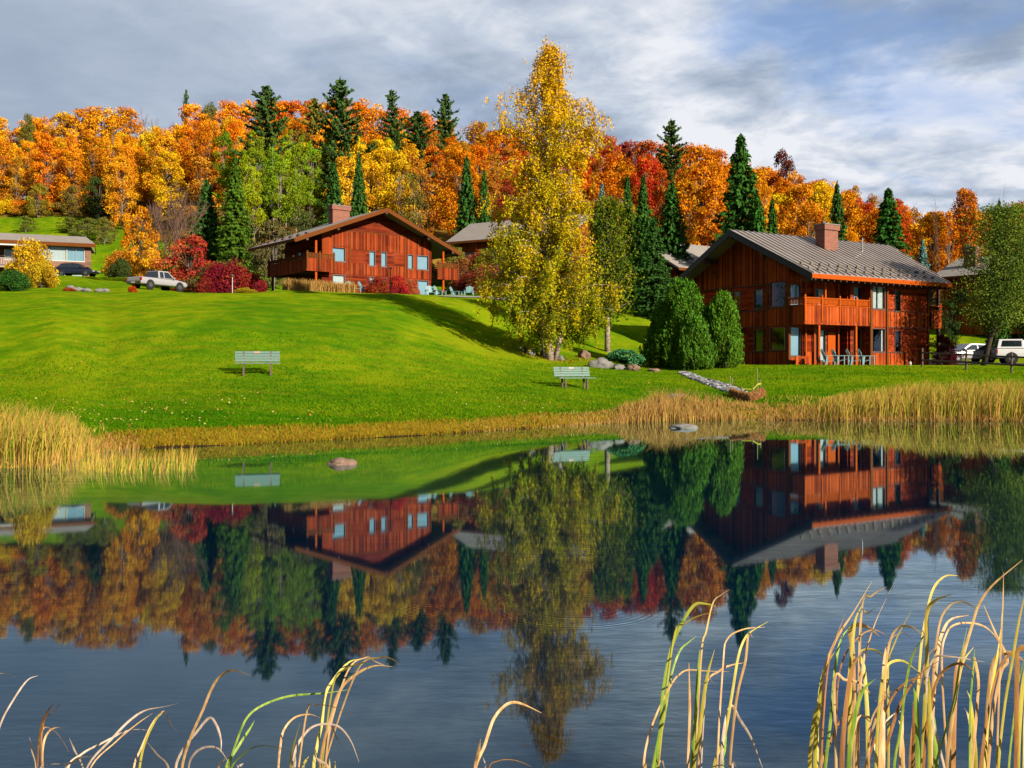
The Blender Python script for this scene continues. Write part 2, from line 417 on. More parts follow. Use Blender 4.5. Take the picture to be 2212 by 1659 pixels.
def leaf_mat(name='leaf', trans=.35, hue=.05, lo=.62, hi=1.5, rough=False):
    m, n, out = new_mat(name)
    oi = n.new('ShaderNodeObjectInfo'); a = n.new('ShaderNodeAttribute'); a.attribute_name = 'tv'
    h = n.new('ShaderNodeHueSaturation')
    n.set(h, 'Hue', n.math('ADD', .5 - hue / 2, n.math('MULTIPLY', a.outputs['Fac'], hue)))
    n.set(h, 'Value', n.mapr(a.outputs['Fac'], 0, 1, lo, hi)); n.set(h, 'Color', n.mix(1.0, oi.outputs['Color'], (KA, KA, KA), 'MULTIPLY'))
    d = n.new('ShaderNodeBsdfDiffuse'); n.set(d, 0, h.outputs[0])
    t = n.new('ShaderNodeBsdfTranslucent'); n.set(t, 0, h.outputs[0])
    mx = n.new('ShaderNodeMixShader'); mx.inputs[0].default_value = trans
    n.l.new(d.outputs[0], mx.inputs[1]); n.l.new(t.outputs[0], mx.inputs[2])
    n.l.new(mx.outputs[0], out.inputs[0])
    return m
LEAF = leaf_mat('autumn_leaf', .32, .05)
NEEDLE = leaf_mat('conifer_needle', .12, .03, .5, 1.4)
def blade_mat(name, c0, c1, c2):
    """tv runs 0..1 over the colours of the single blades"""
    m, n, out = new_mat(name)
    a = n.new('ShaderNodeAttribute'); a.attribute_name = 'tv'
    c = n.ramp(a.outputs['Fac'], [(0, c0), (.5, c1), (1, c2)])
    c = n.mix(1.0, c, (ALB * KA, ALB * KA, ALB * KA), 'MULTIPLY')
    d = n.new('ShaderNodeBsdfDiffuse'); n.set(d, 0, c); t = n.new('ShaderNodeBsdfTranslucent'); n.set(t, 0, c)
    mx = n.new('ShaderNodeMixShader'); mx.inputs[0].default_value = .3
    n.l.new(d.outputs[0], mx.inputs[1]); n.l.new(t.outputs[0], mx.inputs[2]); n.l.new(mx.outputs[0], out.inputs[0])
    return m
REEDM = blade_mat('reed_blade', (.52, .24, .09), (.72, .50, .07), (.20, .30, .02))
TANM = blade_mat('dry_grass_blade', (.46, .22, .06), (.62, .36, .11), (.40, .33, .03))
BANKM = blade_mat('bank_grass_blade', (.30, .10, .02), (.50, .32, .02), (.15, .22, .01))
LAWNM = blade_mat('lawn_blade', (.02, .13, .003), (.08, .23, .003), (.24, .32, .006))
LITTER = blade_mat('fallen_leaf', (.55, .20, .04), (.68, .40, .12), (.62, .50, .22))
FLOWERM = blade_mat('bright_leaf', (.5, .08, .02), (.6, .35, .03), (.5, .5, .03))

def terrain_mat():
    m, n, out = new_mat('meadow_ground')
    g = n.new('ShaderNodeNewGeometry'); P = g.outputs['Position']
    def at_(nm):
        a = n.new('ShaderNodeAttribute'); a.attribute_name = nm; return a.outputs['Fac']
    big = n.noise(P, .09, 4, .6); mid = n.noise(P, .9, 5, .6); fin = n.noise(P, 7, 5, .65); vf = n.noise(P, 30, 4, .7)
    c = n.ramp(n.math('ADD', n.math('MULTIPLY', big, .5), n.math('MULTIPLY', mid, .5)), [(.40, (.036, .104, .002)), (.5, (.084, .148, .002)), (.57, (.145, .180, .003))])
    c = n.mix(n.math('MULTIPLY', at_('lush'), .9), c, n.mix(n.mapr(mid, .4, .6), (.010, .070, .001), (.050, .125, .001)))
    c = n.mix(n.math('MULTIPLY', n.mapr(fin, .45, .7), .55), c, (.03, .10, .003))
    c = n.mix(n.math('MULTIPLY', n.mapr(vf, .52, .75), .5), c, (.17, .22, .006))
    # dry, yellowed ground along the water
    by = n.mix(n.mapr(fin, .35, .65), (.20, .14, .012), (.13, .14, .008)); by = n.mix(n.mapr(vf, .45, .7), by, (.22, .09, .02))
    bm_ = n.math('ADD', at_('bank'), n.math('MULTIPLY', n.math('SUBTRACT', mid, .5), .7), clamp=True)
    c = n.mix(n.mapr(bm_, .35, .6), c, by)
    # mowing passes and old wear
    mpw = n.new('ShaderNodeMapping'); n.set(mpw, 0, P); mpw.inputs['Scale'].default_value = (.10, 1.1, 1); mpw.inputs['Rotation'].default_value = (0, 0, .12)
    c = n.mix(n.math('MULTIPLY', n.mapr(n.noise(mpw.outputs[0], 1.0, 4, .6), .5, .68), .45), c, (.15, .13, .006))
    c = n.mix(n.mapr(n.math('ADD', at_('wet'), n.math('MULTIPLY', n.math('SUBTRACT', fin, .5), .9)), .3, .7), c, (.03, .017, .008))
    c = n.mix(n.mapr(at_('forest'), .3, .7), c, n.mix(fin, (.07, .045, .012), (.18, .10, .015)))
    c = n.mix(n.mapr(at_('sand'), .35, .65), c, n.mix(mid, (.22, .16, .09), (.34, .26, .16)))
    bsdf(n, out, c, 1.0, .0, 0, n.math('ADD', n.math('MULTIPLY', fin, .6), n.math('MULTIPLY', vf, .4)), .12, .7)
    return m

def water_mat():
    m, n, out = new_mat('pond_water')
    g = n.new('ShaderNodeNewGeometry'); P = g.outputs['Position']
    mp = n.new('ShaderNodeMapping'); n.set(mp, 0, P); mp.inputs['Scale'].default_value = (.75, 1.9, 1)
    a = n.noise(mp.outputs[0], 1.1, 3, .5); b = n.noise(mp.outputs[0], 6.5, 3, .6)
    cm = n.noise(P, .12, 2, .5)      # calmer and livelier patches
    act = n.mapr(cm, .40, .64, .12, 1.1)
    s = n.new('ShaderNodeSeparateXYZ'); n.set(s, 0, P)
    h = n.math('MULTIPLY', n.math('ADD', n.math('MULTIPLY', a, .8), n.math('MULTIPLY', b, .24)), act)
    # two rings left by something that touched the surface
    for (rx, ry, r0, wl, wd) in ((.52, 8.35, .66, .055, .07), (.52, 8.35, .40, .07, .06), (-.72, 8.2, .16, .06, .08), (.95, 10.6, .22, .07, .09)):
        dx = n.math('SUBTRACT', s.outputs[0], rx); dy = n.math('SUBTRACT', s.outputs[1], ry)
        r = n.math('SQRT', n.math('ADD', n.math('MULTIPLY', dx, dx), n.math('MULTIPLY', dy, dy)))
        q = n.math('DIVIDE', n.math('SUBTRACT', r, r0), wd)
        env = n.math('POWER', 2.718, n.math('MULTIPLY', n.math('MULTIPLY', q, q), -1.0))
        h = n.math('ADD', h, n.math('MULTIPLY', n.math('MULTIPLY', env, n.math('SINE', n.math('MULTIPLY', r, 6.283 / wl))), .05))
    bp = n.new('ShaderNodeBump'); bp.inputs['Distance'].default_value = .03; bp.inputs['Strength'].default_value = 1.0
    n.l.new(h, bp.inputs['Height'])
    fr = n.new('ShaderNodeFresnel'); fr.inputs[0].default_value = 1.34; n.l.new(bp.outputs[0], fr.inputs[1])
    gl = n.new('ShaderNodeBsdfGlossy'); n.set(gl, 0, (.74, .93, 1.0)); gl.inputs[1].default_value = .024; n.l.new(bp.outputs[0], gl.inputs[2])
    df = n.new('ShaderNodeBsdfDiffuse'); n.set(df, 0, (.0001, .0045, .013))
    mx = n.new('ShaderNodeMixShader'); n.l.new(n.math('MULTIPLY', fr.outputs[0], 1.3, clamp=True), mx.inputs[0])
    n.l.new(df.outputs[0], mx.inputs[1]); n.l.new(gl.outputs[0], mx.inputs[2]); n.l.new(mx.outputs[0], out.inputs[0])
    return m

# ------------------------------------------------------------------ ground and pond
def build_terrain():
    us = np.concatenate([np.arange(-1100, 0, 55), np.arange(0, 2213, 9), np.arange(2260, 3300, 55)])
    ds = np.concatenate([np.arange(-25, 2, 3.0), np.arange(2, 12, .4), np.arange(12, 20, 1.0), np.arange(20, 46, .22), np.arange(46, 130, .75), np.arange(130, 425, 3.0)])
    U, D = np.meshgrid(us, ds)
    X = (U - CX) / F * np.maximum(D, 15); Y = D
    Z = terrain(X.ravel(), Y.ravel())
    co = np.stack([X.ravel(), Y.ravel(), Z], 1)
    nu, nd = len(us), len(ds)
    idx = np.arange(nu * nd).reshape(nd, nu)
    q = np.stack([idx[:-1, :-1], idx[:-1, 1:], idx[1:, 1:], idx[1:, :-1]], -1).reshape(-1, 4)
    me = bpy.data.meshes.new('ground'); me.vertices.add(len(co)); me.loops.add(len(q) * 4); me.polygons.add(len(q))
    me.vertices.foreach_set('co', co.ravel()); me.loops.foreach_set('vertex_index', q.ravel().astype(np.int32))
    me.polygons.foreach_set('loop_start', np.arange(0, len(q) * 4, 4, dtype=np.int32)); me.update(calc_edges=True)
    me.polygons.foreach_set('use_smooth', np.ones(len(q), bool))
    x, y = co[:, 0], co[:, 1]; u = U.ravel(); t = y - shore(u)
    fade = np.interp(u, [0, 230, 950, 1350, 1500, 2212], [.5, .75, .9, 2.0, 2.8, 2.2])
    bank = np.clip(1.25 - t / np.maximum(fade, .3), 0, 1); bank = np.where(y < 15, .9, bank)
    wet = np.clip(1 - (Z - .01) / .10, 0, 1)
    lush = np.clip((9.5 + 4 * vn(x, y, .12, 15) - t) / 6, 0, 1) * (u < 2700)
    ff = np.interp(u, [0, 255, 300, 420, 1000, 1250, 1500, 1700, 2212], [170, 168, 146, 128, 112, 118, 112, 104, 104])
    forest = np.clip((y - ff) / 6 + .5, 0, 1)
    sand = np.exp(-(((u - 1395) / 75) ** 4)) * np.clip((y - 109) / 3, 0, 1) * np.clip((128 - y) / 3, 0, 1)
    for nm, a in (('bank', bank), ('wet', wet), ('lush', lush), ('forest', forest * (sand < .3)), ('sand', sand)):
        A = me.attributes.new(nm, 'FLOAT', 'POINT'); A.data.foreach_set('value', a.astype(np.float32))
    o = link_mesh('ground', me, terrain_mat()); tag(o, 'green lawn rising from the pond to the wooded hill', 'ground', kind='structure')
build_terrain()
me = bpy.data.meshes.new('water'); me.from_pydata([(-90, 2, 0), (90, 2, 0), (90, 55, 0), (-90, 55, 0)], [], [(0, 1, 2, 3)])
tag(link_mesh('water', me, water_mat()), 'still dark pond mirroring hill, chalets and sky', 'pond', kind='structure')

def draped(name, pts, m, label, cat, lift=.03, nseg=24, nw=6):
    """road strip: pts = [(x, y, halfwidth)], laid on the terrain"""
    P = [Vector((p[0], p[1])) for p in pts]; W = [p[2] for p in pts]
    vs = []; L = len(P) - 1
    for i in range(nseg + 1):
        t = i / nseg * L; k = min(int(t), L - 1); f = t - k
        c = P[k].lerp(P[k + 1], f); w_ = W[k] * (1 - f) + W[k + 1] * f
        d = (P[min(k + 1, L)] - P[k]).normalized(); nrm = Vector((-d.y, d.x))
        for j in range(nw + 1):
            q = c + nrm * w_ * (2 * j / nw - 1); vs.append((q.x, q.y, gz(q.x, q.y) + lift + .02))
    fs = [(i * (nw + 1) + j, i * (nw + 1) + j + 1, (i + 1) * (nw + 1) + j + 1, (i + 1) * (nw + 1) + j) for i in range(nseg) for j in range(nw)]
    me = bpy.data.meshes.new(name); me.from_pydata(vs, [], fs); me.update()
    o = link_mesh(name, me, m); return tag(o, label, cat, kind='structure')
ASPH = simple('grey_asphalt', (.16, .15, .145), .9, .15, var=.25, scale=1.5, bump=.4)
GRAVEL = simple('pale_gravel', (.46, .42, .38), .95, .1, var=.25, scale=3, bump=.5)
def gxy(u, D): D = RD(u, D); return ((u - CX) / F * D, D)
draped('road', [gxy(950, 80.5) + (.5,), gxy(1000, 80.5) + (1.0,), gxy(1090, 81) + (1.2,), gxy(1200, 88) + (2.2,), gxy(1300, 96) + (3,), gxy(1440, 99) + (3,), gxy(1600, 100) + (3,)], GRAVEL, 'pale gravel drive curving behind the big birch', 'road', nseg=50)
draped('parking_lot', [(27.5, 75.5, 4.2), (33, 74.2, 4.2), (40, 72.5, 4.2), (52, 71, 4.2)], ASPH, 'grey asphalt parking lot beside the near chalet', 'parking lot', nseg=30)
# ------------------------------------------------------------------ buildings
def wall(mb, ax, a0, a1, z0, z1, pos, th=.16, openings=()):
    """a straight wall with rectangular openings; ax 'x': runs along x at y=pos..pos+th; ax 'y': runs along y at x=pos..pos+th"""
    ops = [(max(o[0], a0), min(o[1], a1), max(o[2], z0), min(o[3], z1)) for o in openings]
    ops = [o for o in ops if o[1] > o[0] + .01 and o[3] > o[2] + .01]
    A = sorted({a0, a1} | {v for o in ops for v in o[:2]})
    for i in range(len(A) - 1):
        x0, x1 = A[i], A[i + 1]; xm = (x0 + x1) / 2
        cuts = sorted((o[2], o[3]) for o in ops if o[0] < xm < o[1])
        z = z0
        for c0, c1 in cuts + [(z1, z1)]:
            if c0 > z + .005:
                (mb.box(x0, x1, pos, pos + th, z, c0) if ax == 'x' else mb.box(pos, pos + th, x0, x1, z, c0))
            z = max(z, c1)

def window(parent, ax, a0, a1, z0, z1, pos, th=.16, fm=None, cur=None, cm=None, mull=(), out=-1, name='window'):
    """frame in an opening, with glass pane and cloth as sub-parts. out: side the viewer is on (-1 / +1)"""
    fm = fm or FRAME; face = pos if out < 0 else pos + th
    f = MB(); w_ = .055; o0, o1 = (face - .03, face + .08) if out < 0 else (face - .08, face + .03)
    def bx(m_, x0, x1, y0, y1, q0, q1):
        m_.box(x0, x1, y0, y1, q0, q1) if ax == 'x' else m_.box(y0, y1, x0, x1, q0, q1)
    bx(f, a0, a0 + w_, o0, o1, z0, z1); bx(f, a1 - w_, a1, o0, o1, z0, z1)
    bx(f, a0 + w_, a1 - w_, o0, o1, z0, z0 + w_); bx(f, a0 + w_, a1 - w_, o0, o1, z1 - w_, z1)
    bx(f, a0 - .04, a1 + .04, o0 - .02 if out < 0 else o1 - .04, o0 + .02 if out < 0 else o1 + .03, z0 - .06, z0 - .002)
    for q in mull:
        xm = a0 + (a1 - a0) * q; bx(f, xm - .022, xm + .022, o0 + .01, o1 - .01, z0 + w_, z1 - w_)
    fo = f.build(name, fm, parent)
    g = MB(); gp = face + (.05 if out < 0 else -.05); q_ = [(a0 + w_, z0 + w_), (a1 - w_, z0 + w_), (a1 - w_, z1 - w_), (a0 + w_, z1 - w_)]
    g.add([(a, gp, z) if ax == 'x' else (gp, a, z) for a, z in q_], [(0, 1, 2, 3)]); g.build('pane', GLASS, fo)
    if cur:
        c = MB(); cp = face + (.14 if out < 0 else -.14)
        for (q0, q1) in cur:
            n = max(3, int((q1 - q0) * (a1 - a0) / .07)); xa = a0 + (a1 - a0) * q0; xb = a0 + (a1 - a0) * q1
            vs = []
            for i in range(n + 1):
                x = xa + (xb - xa) * i / n; d = cp + (.02 if i % 2 else -.02)
                vs += [(x, d, z0 + .06), (x, d, z1 - .05)] if ax == 'x' else [(d, x, z0 + .06), (d, x, z1 - .05)]
            c.add(vs, [(2 * i, 2 * i + 2, 2 * i + 3, 2 * i + 1) for i in range(n)])
        c.build('curtain', cm or CURT, fo)
    return fo

def chimney(parent, x, y, z0, z1, wx, wy, pots=2, m=None):
    c = MB(); c.box(x - wx / 2, x + wx / 2, y - wy / 2, y + wy / 2, z0, z1 - .42)
    g = .09
    c.box(x - wx / 2 - g, x + wx / 2 + g, y - wy / 2 - g, y + wy / 2 + g, z1 - .42, z1 - .06)
    o = c.build('chimney', m or BRICK, parent)
    k = MB(); k.box(x - wx / 2 - g - .03, x + wx / 2 + g + .03, y - wy / 2 - g - .03, y + wy / 2 + g + .03, z1 - .06, z1); k.build('chimney_cap', CONC, o)
    for i in range(pots):
        p = MB(); px = x + (i - (pots - 1) / 2) * .45; p.tube([(px, y, z1), (px, y, z1 + .22)], .11, 8); p.build('chimney_pot', BRICK, o)
    return o

def roof_slabs(parent, along, e0, e1, s0, s1, mid, ze, zr, prow0, prow1, m, th=.22, seam=None, shade=None):
    """two slopes; along 'x': ridge runs along x from e0..e1 at y=mid, eaves at y=s0 and s1. prow: ridge runs further out than the eaves"""
    sw = (lambda p: p) if along == 'x' else (lambda p: (p[1], p[0], p[2]))
    for side, s in ((0, s0), (1, s1)):
        b = MB()
        lo = [(e0, s, ze), (e1, s, ze), (e1 + prow1, mid, zr), (e0 - prow0, mid, zr)]
        b.hexa([sw((p[0], p[1], p[2] - th)) for p in lo] + [sw(p) for p in lo])
        if seam:
            L0, L1 = e0 - prow0, e1 + prow1; x = e0 + .2
            while x < e1 + prow1 - .1:
                # clip the seam by the slanting verge
                f = 0.0 if e0 <= x <= e1 else ((x - e1) / prow1 if x > e1 else (e0 - x) / prow0)
                pa = (x, s + (mid - s) * f, ze + (zr - ze) * f); pb = (x, mid, zr)
                w_ = .035; h = .075
                b.hexa([sw(q) for q in [(pa[0] - w_, pa[1], pa[2] - .01), (pa[0] + w_, pa[1], pa[2] - .01), (pb[0] + w_, pb[1], pb[2] - .01), (pb[0] - w_, pb[1], pb[2] - .01),
                                        (pa[0] - w_, pa[1], pa[2] + h), (pa[0] + w_, pa[1], pa[2] + h), (pb[0] + w_, pb[1], pb[2] + h), (pb[0] - w_, pb[1], pb[2] + h)]])
                x += seam
        b.build('roof', m, parent)

def rake_board(mb, along, end, s, mid, ze, zr, th, drop, out, endr=None):
    """board hung along the sloping verge"""
    sw = (lambda p: p) if along == 'x' else (lambda p: (p[1], p[0], p[2]))
    endr = end if endr is None else endr
    a0, a1 = end, end + out; b0, b1 = endr, endr + out
    mb.hexa([sw(q) for q in [(a0, s, ze - drop), (a1, s, ze - drop), (b1, mid, zr - drop), (b0, mid, zr - drop), (a0, s, ze + .03), (a1, s, ze + .03), (b1, mid, zr + .03), (b0, mid, zr + .03)]])

def balcony(parent, x0, x1, y0, y1, zf, panel_h, rail_h, posts, faces='fl', m=None, swap=False, holes=True):
    """y0 is the outer face. faces: f front, l left end, r right end"""
    m = m or WOODV
    sw = (lambda q: (q[1], q[0], q[2])) if swap else (lambda q: q)
    def BX(mb, a, b, c, d, e, f):
        p0 = sw((a, c, e)); p1 = sw((b, d, f)); mb.box(p0[0], p1[0], p0[1], p1[1], p0[2], p1[2])
    fl = MB(); BX(fl, x0 + .06, x1 - .06, y0 + .06, y1, zf - .12, zf); o = fl.build('balcony', BEAM, parent)
    p = MB(); zt = zf + panel_h; zb = zf - .18
    if 'f' in faces: BX(p, x0, x1, y0, y0 + .05, zb, zt)
    if 'l' in faces: BX(p, x0, x0 + .05, y0 + .05, y1, zb, zt)
    if 'r' in faces: BX(p, x1 - .05, x1, y0 + .05, y1, zb, zt)
    p.build('balcony_panel', m, o)
    r = MB(); zr = zf + rail_h
    for z, h in ((zr - .07, .07), (zt + .004, .06)):
        if 'f' in faces: BX(r, x0 - .03, x1 + .03, y0 - .03, y0 + .09, z, z + h)
        if 'l' in faces: BX(r, x0 - .03, x0 + .09, y0 + .09, y1, z, z + h)
        if 'r' in faces: BX(r, x1 - .09, x1 + .03, y0 + .09, y1, z, z + h)
    # pierced rail: row of short boards with gaps
    if rail_h - panel_h > .2:
        zc0, zc1 = zt + .10, zr - .075
        if 'f' in faces:
            x = x0 + .06
            while x < x1 - .12:
                BX(r, x, x + .085, y0 + .01, y0 + .035, zc0, zc1); x += .12
        for c, side in ((x0 + .02, 'l'), (x1 - .045, 'r')):
            if side in faces:
                y = y0 + .12
                while y < y1 - .1:
                    BX(r, c, c + .025, y, y + .085, zc0, zc1); y += .12
    r.build('railing', FASCIA if m is WOODV else (FASCIAB if m is WOODV2 else m), o)
    for x in posts:
        q = MB(); BX(q, x - .06, x + .06, y0 - .045, y0 + .085, zb + .2, zr + .16); q.build('railing_post', FASCIA if m is WOODV else (FASCIAB if m is WOODV2 else m), o)
    if holes and 'f' in faces:
        h = MB(); n = int((x1 - x0) / .42)
        for i in range(n):
            x = x0 + (i + .5) * (x1 - x0) / n
            for dz, s_ in ((0, .04), (-.06, .022)):
                c0 = (x, y0 - .004, zb + .17 + dz)
                pts = [(x - s_, y0 - .004, zb + .17 + dz), (x, y0 - .004, zb + .17 + dz - s_), (x + s_, y0 - .004, zb + .17 + dz), (x, y0 - .004, zb + .17 + dz + s_)]
                h.add([sw(q) for q in pts + [(a, b + .006, c) for a, b, c in pts]], [(0, 1, 2, 3), (7, 6, 5, 4), (0, 4, 5, 1), (1, 5, 6, 2), (2, 6, 7, 3), (3, 7, 4, 0)])
        h.build('cutout', BLACK, o)
    return o

def col_post(parent, x, y, z0, z1, s=.09, m=None):
    p = MB(); p.box(x - s, x + s, y - s, y + s, z0, z1); return p.build('post', m or FASCIA, parent)

# ---- the near chalet on the right
def near_chalet():
    R = empty('chalet', (18.41, 61.0, 2.2), A_R, 'two-storey red-brown wooden chalet with long ribbed metal roof, nearest the pond on the right', 'house', 'wooden chalets around the pond')
    L = 13.8; W = 13.5; MIDY = 6.75; ZE = 5.62; ZR = 9.05
    roof_slabs(R, 'x', 0, L, 0, W, MIDY, ZE, ZR, 0.35, 2.4, ROOFM, .2, seam=.56)
    # verge boards, eave boards
    b = MB(); rake_board(b, 'x', -.06, 0, MIDY, ZE, ZR, .2, .42, .055, endr=-.41); rake_board(b, 'x', -.06, W, MIDY, ZE, ZR, .2, .42, .055, endr=-.41); b.build('rake_board', FASCIAD, R)
    b = MB(); rake_board(b, 'x', L + .01, 0, MIDY, ZE, ZR, .2, .36, .05, endr=L + 2.41); rake_board(b, 'x', L + .01, W, MIDY, ZE, ZR, .2, .36, .05, endr=L + 2.41); b.build('rake_board', FASCIAB, R)
    b = MB(); b.box(-.06, L + .06, -.05, -.002, ZE - .30, ZE - .02); b.build('eave_board', FASCIA, R)
    b = MB(); b.box(-.06, L + .06, W + .002, W + .05, ZE - .30, ZE - .02); b.build('eave_board', FASCIAD, R)
    pitch = (ZR - ZE) / MIDY
    def zroof(y): return ZE - .22 + pitch * (y if y < MIDY else W - y)
    # windows of the gable face (a = distance back along the gable)
    # long side: front bay plane y=.9, balcony back wall y=2.2
    GB = .3          # x of the projecting part of the gable wall
    GM = 1.15        # x of the main gable wall
    # -- openings
    op_g1 = [(2.42, 3.78, .95, 2.42), (2.42, 3.78, 3.72, 5.35)]                       # bay, facing the gable side
    op_g2 = [(5.15, 6.0, 3.75, 5.05), (7.25, 8.7, 3.72, 5.05), (5.15, 6.0, .9, 2.4), (8.2, 9.4, .9, 2.4)]
    op_back = [(.42, 1.42, .55, 2.42), (.42, 1.42, 3.35, 5.15), (2.75, 3.75, .25, 2.3), (2.75, 3.75, 2.95, 4.95), (4.75, 5.2, .3, 2.3)]
    op_mid = [(5.55, 6.38, .85, 2.42), (5.55, 6.38, 3.45, 5.15)]
    op_bay = [(6.68, 8.0, .85, 2.42), (6.68, 8.0, 3.68, 5.18)]
    op_far = [(9.35, 10.0, .85, 2.35), (9.35, 10.0, 3.6, 5.05)]
    bands = [(0, .85, 'v'), (.85, 2.52, 'h'), (2.52, 3.62, 'v'), (3.62, 5.3, 'h')]
    for z0, z1, k in bands:
        m = WOODV if k == 'v' else WOODH
        e = .03 if k == 'v' else 0
        b = MB()
        wall(b, 'y', 2.2 - e, 4.0, z0, z1, GB - e, .16 + e, op_g1)
        wall(b, 'y', 4.0, 12.3, z0, z1, GM - e, .16 + e, op_g2)
        wall(b, 'x', GB + .16, 5.2, z0, z1, 2.2 - e, .16 + e, op_back)
        wall(b, 'x', 5.3, 6.5, z0, z1, 1.5 - e, .16 + e, op_mid)
        wall(b, 'x', 6.5, 8.15, z0, z1, .9 - e, .16 + e, op_bay)
        wall(b, 'x', 8.15, 12.9, z0, z1, 1.2 - e, .16 + e, op_far)
        wall(b, 'y', 1.2, 12.3, z0, z1, 12.9, .16, [(2.2, 3.2, .1, 2.3), (2.2, 3.2, 2.8, 4.9)])
        wall(b, 'y', 1.67, 2.2, z0, z1, 5.2, .16)
        wall(b, 'y', 1.07, 1.67, z0, z1, 6.5, .16)
        wall(b, 'x', GM + .16, 12.9, z0, z1, 12.14, .16)
        b.build('wall', m, R)
    # upper walls following the roof
    b = MB()
    def gab(x, y0, y1, zb):
        n = [(y0, zb), (y1, zb), (y1, zroof(y1))] + ([(MIDY, zroof(MIDY))] if y0 < MIDY < y1 else []) + [(y0, zroof(y0))]
        b.prism(n, 'x', x, x + .16)
    gab(GB - .03, 2.17, 4.0, 5.3); gab(GM - .03, 4.0, 12.3, 5.3); gab(12.9, 1.2, 12.3, 5.3)
    for (x0, x1, y) in ((GB + .16, 5.2, 2.2), (5.3, 6.5, 1.5), (6.5, 8.15, .9), (8.15, 12.9, 1.2)):
        b.box(x0, x1, y, y + .16, 5.3, zroof(y))
    b.build('gable_wall', WOODV, R)
    # floor slabs keep the rooms dark
    b = MB(); b.box(GM + .2, 12.8, 2.5, 12.1, 2.5, 2.7); b.box(GM + .2, 12.8, 2.5, 12.1, .02, .1); b.box(6.9, 7.0, 2.5, 12, .1, 2.5); b.box(GM + .2, 12.8, 5.0, 5.1, .1, 2.5); b.box(GM + .2, 12.8, 5.0, 5.1, 2.7, 6.0); b.build('interior_floor', BEAM, R)
    # windows
    for o in op_g1: window(R, 'y', *o, GB, cur=None if o[2] > 2 else [(.05, .2)])
    for i, o in enumerate(op_g2): window(R, 'y', *o, GM, cur=None, mull=(.5,) if i == 1 else ())
    window(R, 'x', *op_back[0], 2.2, cur=[(.06, .94)], cm=SHADE); window(R, 'x', *op_back[1], 2.2, cur=[(.06, .94)], cm=SHADE)
    window(R, 'x', *op_back[2], 2.2, cur=[(.6, .95)], name='glass_door'); window(R, 'x', *op_back[3], 2.2, cur=[(.45, .95)], name='glass_door')
    window(R, 'x', *op_back[4], 2.2)
    window(R, 'x', *op_mid[0], 1.5, cur=[(.05, .3)]); window(R, 'x', *op_mid[1], 1.5, cur=[(.1, .8)], cm=SHADE)
    window(R, 'x', *op_bay[0], .9, cur=[(.82, .96)]); window(R, 'x', *op_bay[1], .9, cur=[(.05, .46), (.54, .95)])
    for o in op_far: window(R, 'x', *o, 1.2)
    # doors beside the glass doors
    for z in (.15, 2.85):
        d = MB(); d.box(3.9, 4.62, 2.145, 2.168, z, z + 2.0); d.build('door', FASCIA, R)
    # corner and belt trim
    b = MB()
    for (x, y) in ((GB - .04, 2.14), (6.46, .84), (8.11, .84), (12.86, 1.14)):
        b = MB(); b.box(x - .03, x + .12, y - .03, y + .12, .02, 5.25); b.build('corner_board', FASCIAB, R)
    b = MB(); b.box(GB - .05, GB + .06, 3.92, 4.06, .02, 6.7); b.build('corner_board', FASCIAB, R)
    b = MB(); b.box(GM - .06, GM + .02, 12.2, 12.36, .02, 5.3); b.build('corner_board', FASCIAB, R)
    for z in (.83, 2.5, 3.6, 5.28):
        b = MB(); b.box(GM - .06, GM + .01, 4.08, 12.2, z, z + .07); b.build('belt_board', BEAM, R)
        b = MB(); b.box(8.25, 12.82, 1.14, 1.168, z, z + .06); b.build('belt_board', BEAM, R)
    # balcony and posts
    balcony(R, .3, 6.5, .9, 2.2, 2.72, 1.0, 1.52, [.36, 1.9, 3.55, 5.15, 6.42], 'fl')
    balcony(R, 1.0, 3.4, 14.15, 13.06, 2.72, 1.0, 1.4, [1.1, 3.3], 'fl', swap=True, holes=False)
    for x in (1.75, 5.25): col_post(R, x, 1.05, 0, 2.54, .08)
    for x in (2.35,): col_post(R, x, 1.05, 3.75, 5.7, .07)
    for x in (1.7, 2.5, 4.78): col_post(R, x, 2.05, .02, 2.5, .05); col_post(R, x, 2.05, 2.74, 5.5, .05)
    col_post(R, 14.0, 1.15, 0, 5.6, .09, BEAM); col_post(R, 14.0, 3.2, 0, 2.6, .09, BEAM)
    # skirt of boards in front of the ground floor windows
    for q in ((.32, 1.5, 1.6, 1.66, 0, .55), (10.3, 12.7, 1.02, 1.08, 0, .9)):
        b = MB(); b.box(*q); b.build('skirting_board', WOODV, R)
    # beams under the gable overhang
    for y in (4.0, MIDY, 9.5, 12.2):
        z = zroof(y) - .05; p = MB(); p.box(-.2 if y != MIDY else -.35, GM + .1, y - .11, y + .11, z - .34, z - .02); p.build('purlin', BEAM, R)
    for y in (4.1, 9.4):
        z = zroof(y) - .35; p = MB(); p.tube([(GM, y, z - 1.1), (.1, y, z)], .07, 4); p.build('bracket', BEAM, R)
    # rafters' tails along the eave
    p = MB()
    for i in range(24): x = .3 + i * .57; p.box(x - .04, x + .04, .0, 1.1, ZE - .42, ZE - .24)
    p.build('rafter_tail', BEAM, R)
    chimney(R, 7.0, 4.9, 7.0, 9.72, 1.35, .8, pots=0)
    c = MB(); c.box(6.75, 7.0, 5.0, 5.2, 9.72, 9.98); c.build('chimney_pot', BRICK, R)
    v = MB(); v.tube([(10.7, 4.9, 7.9), (10.7, 4.9, 9.05)], .05, 8); v.build('vent_pipe', CHROME, R)
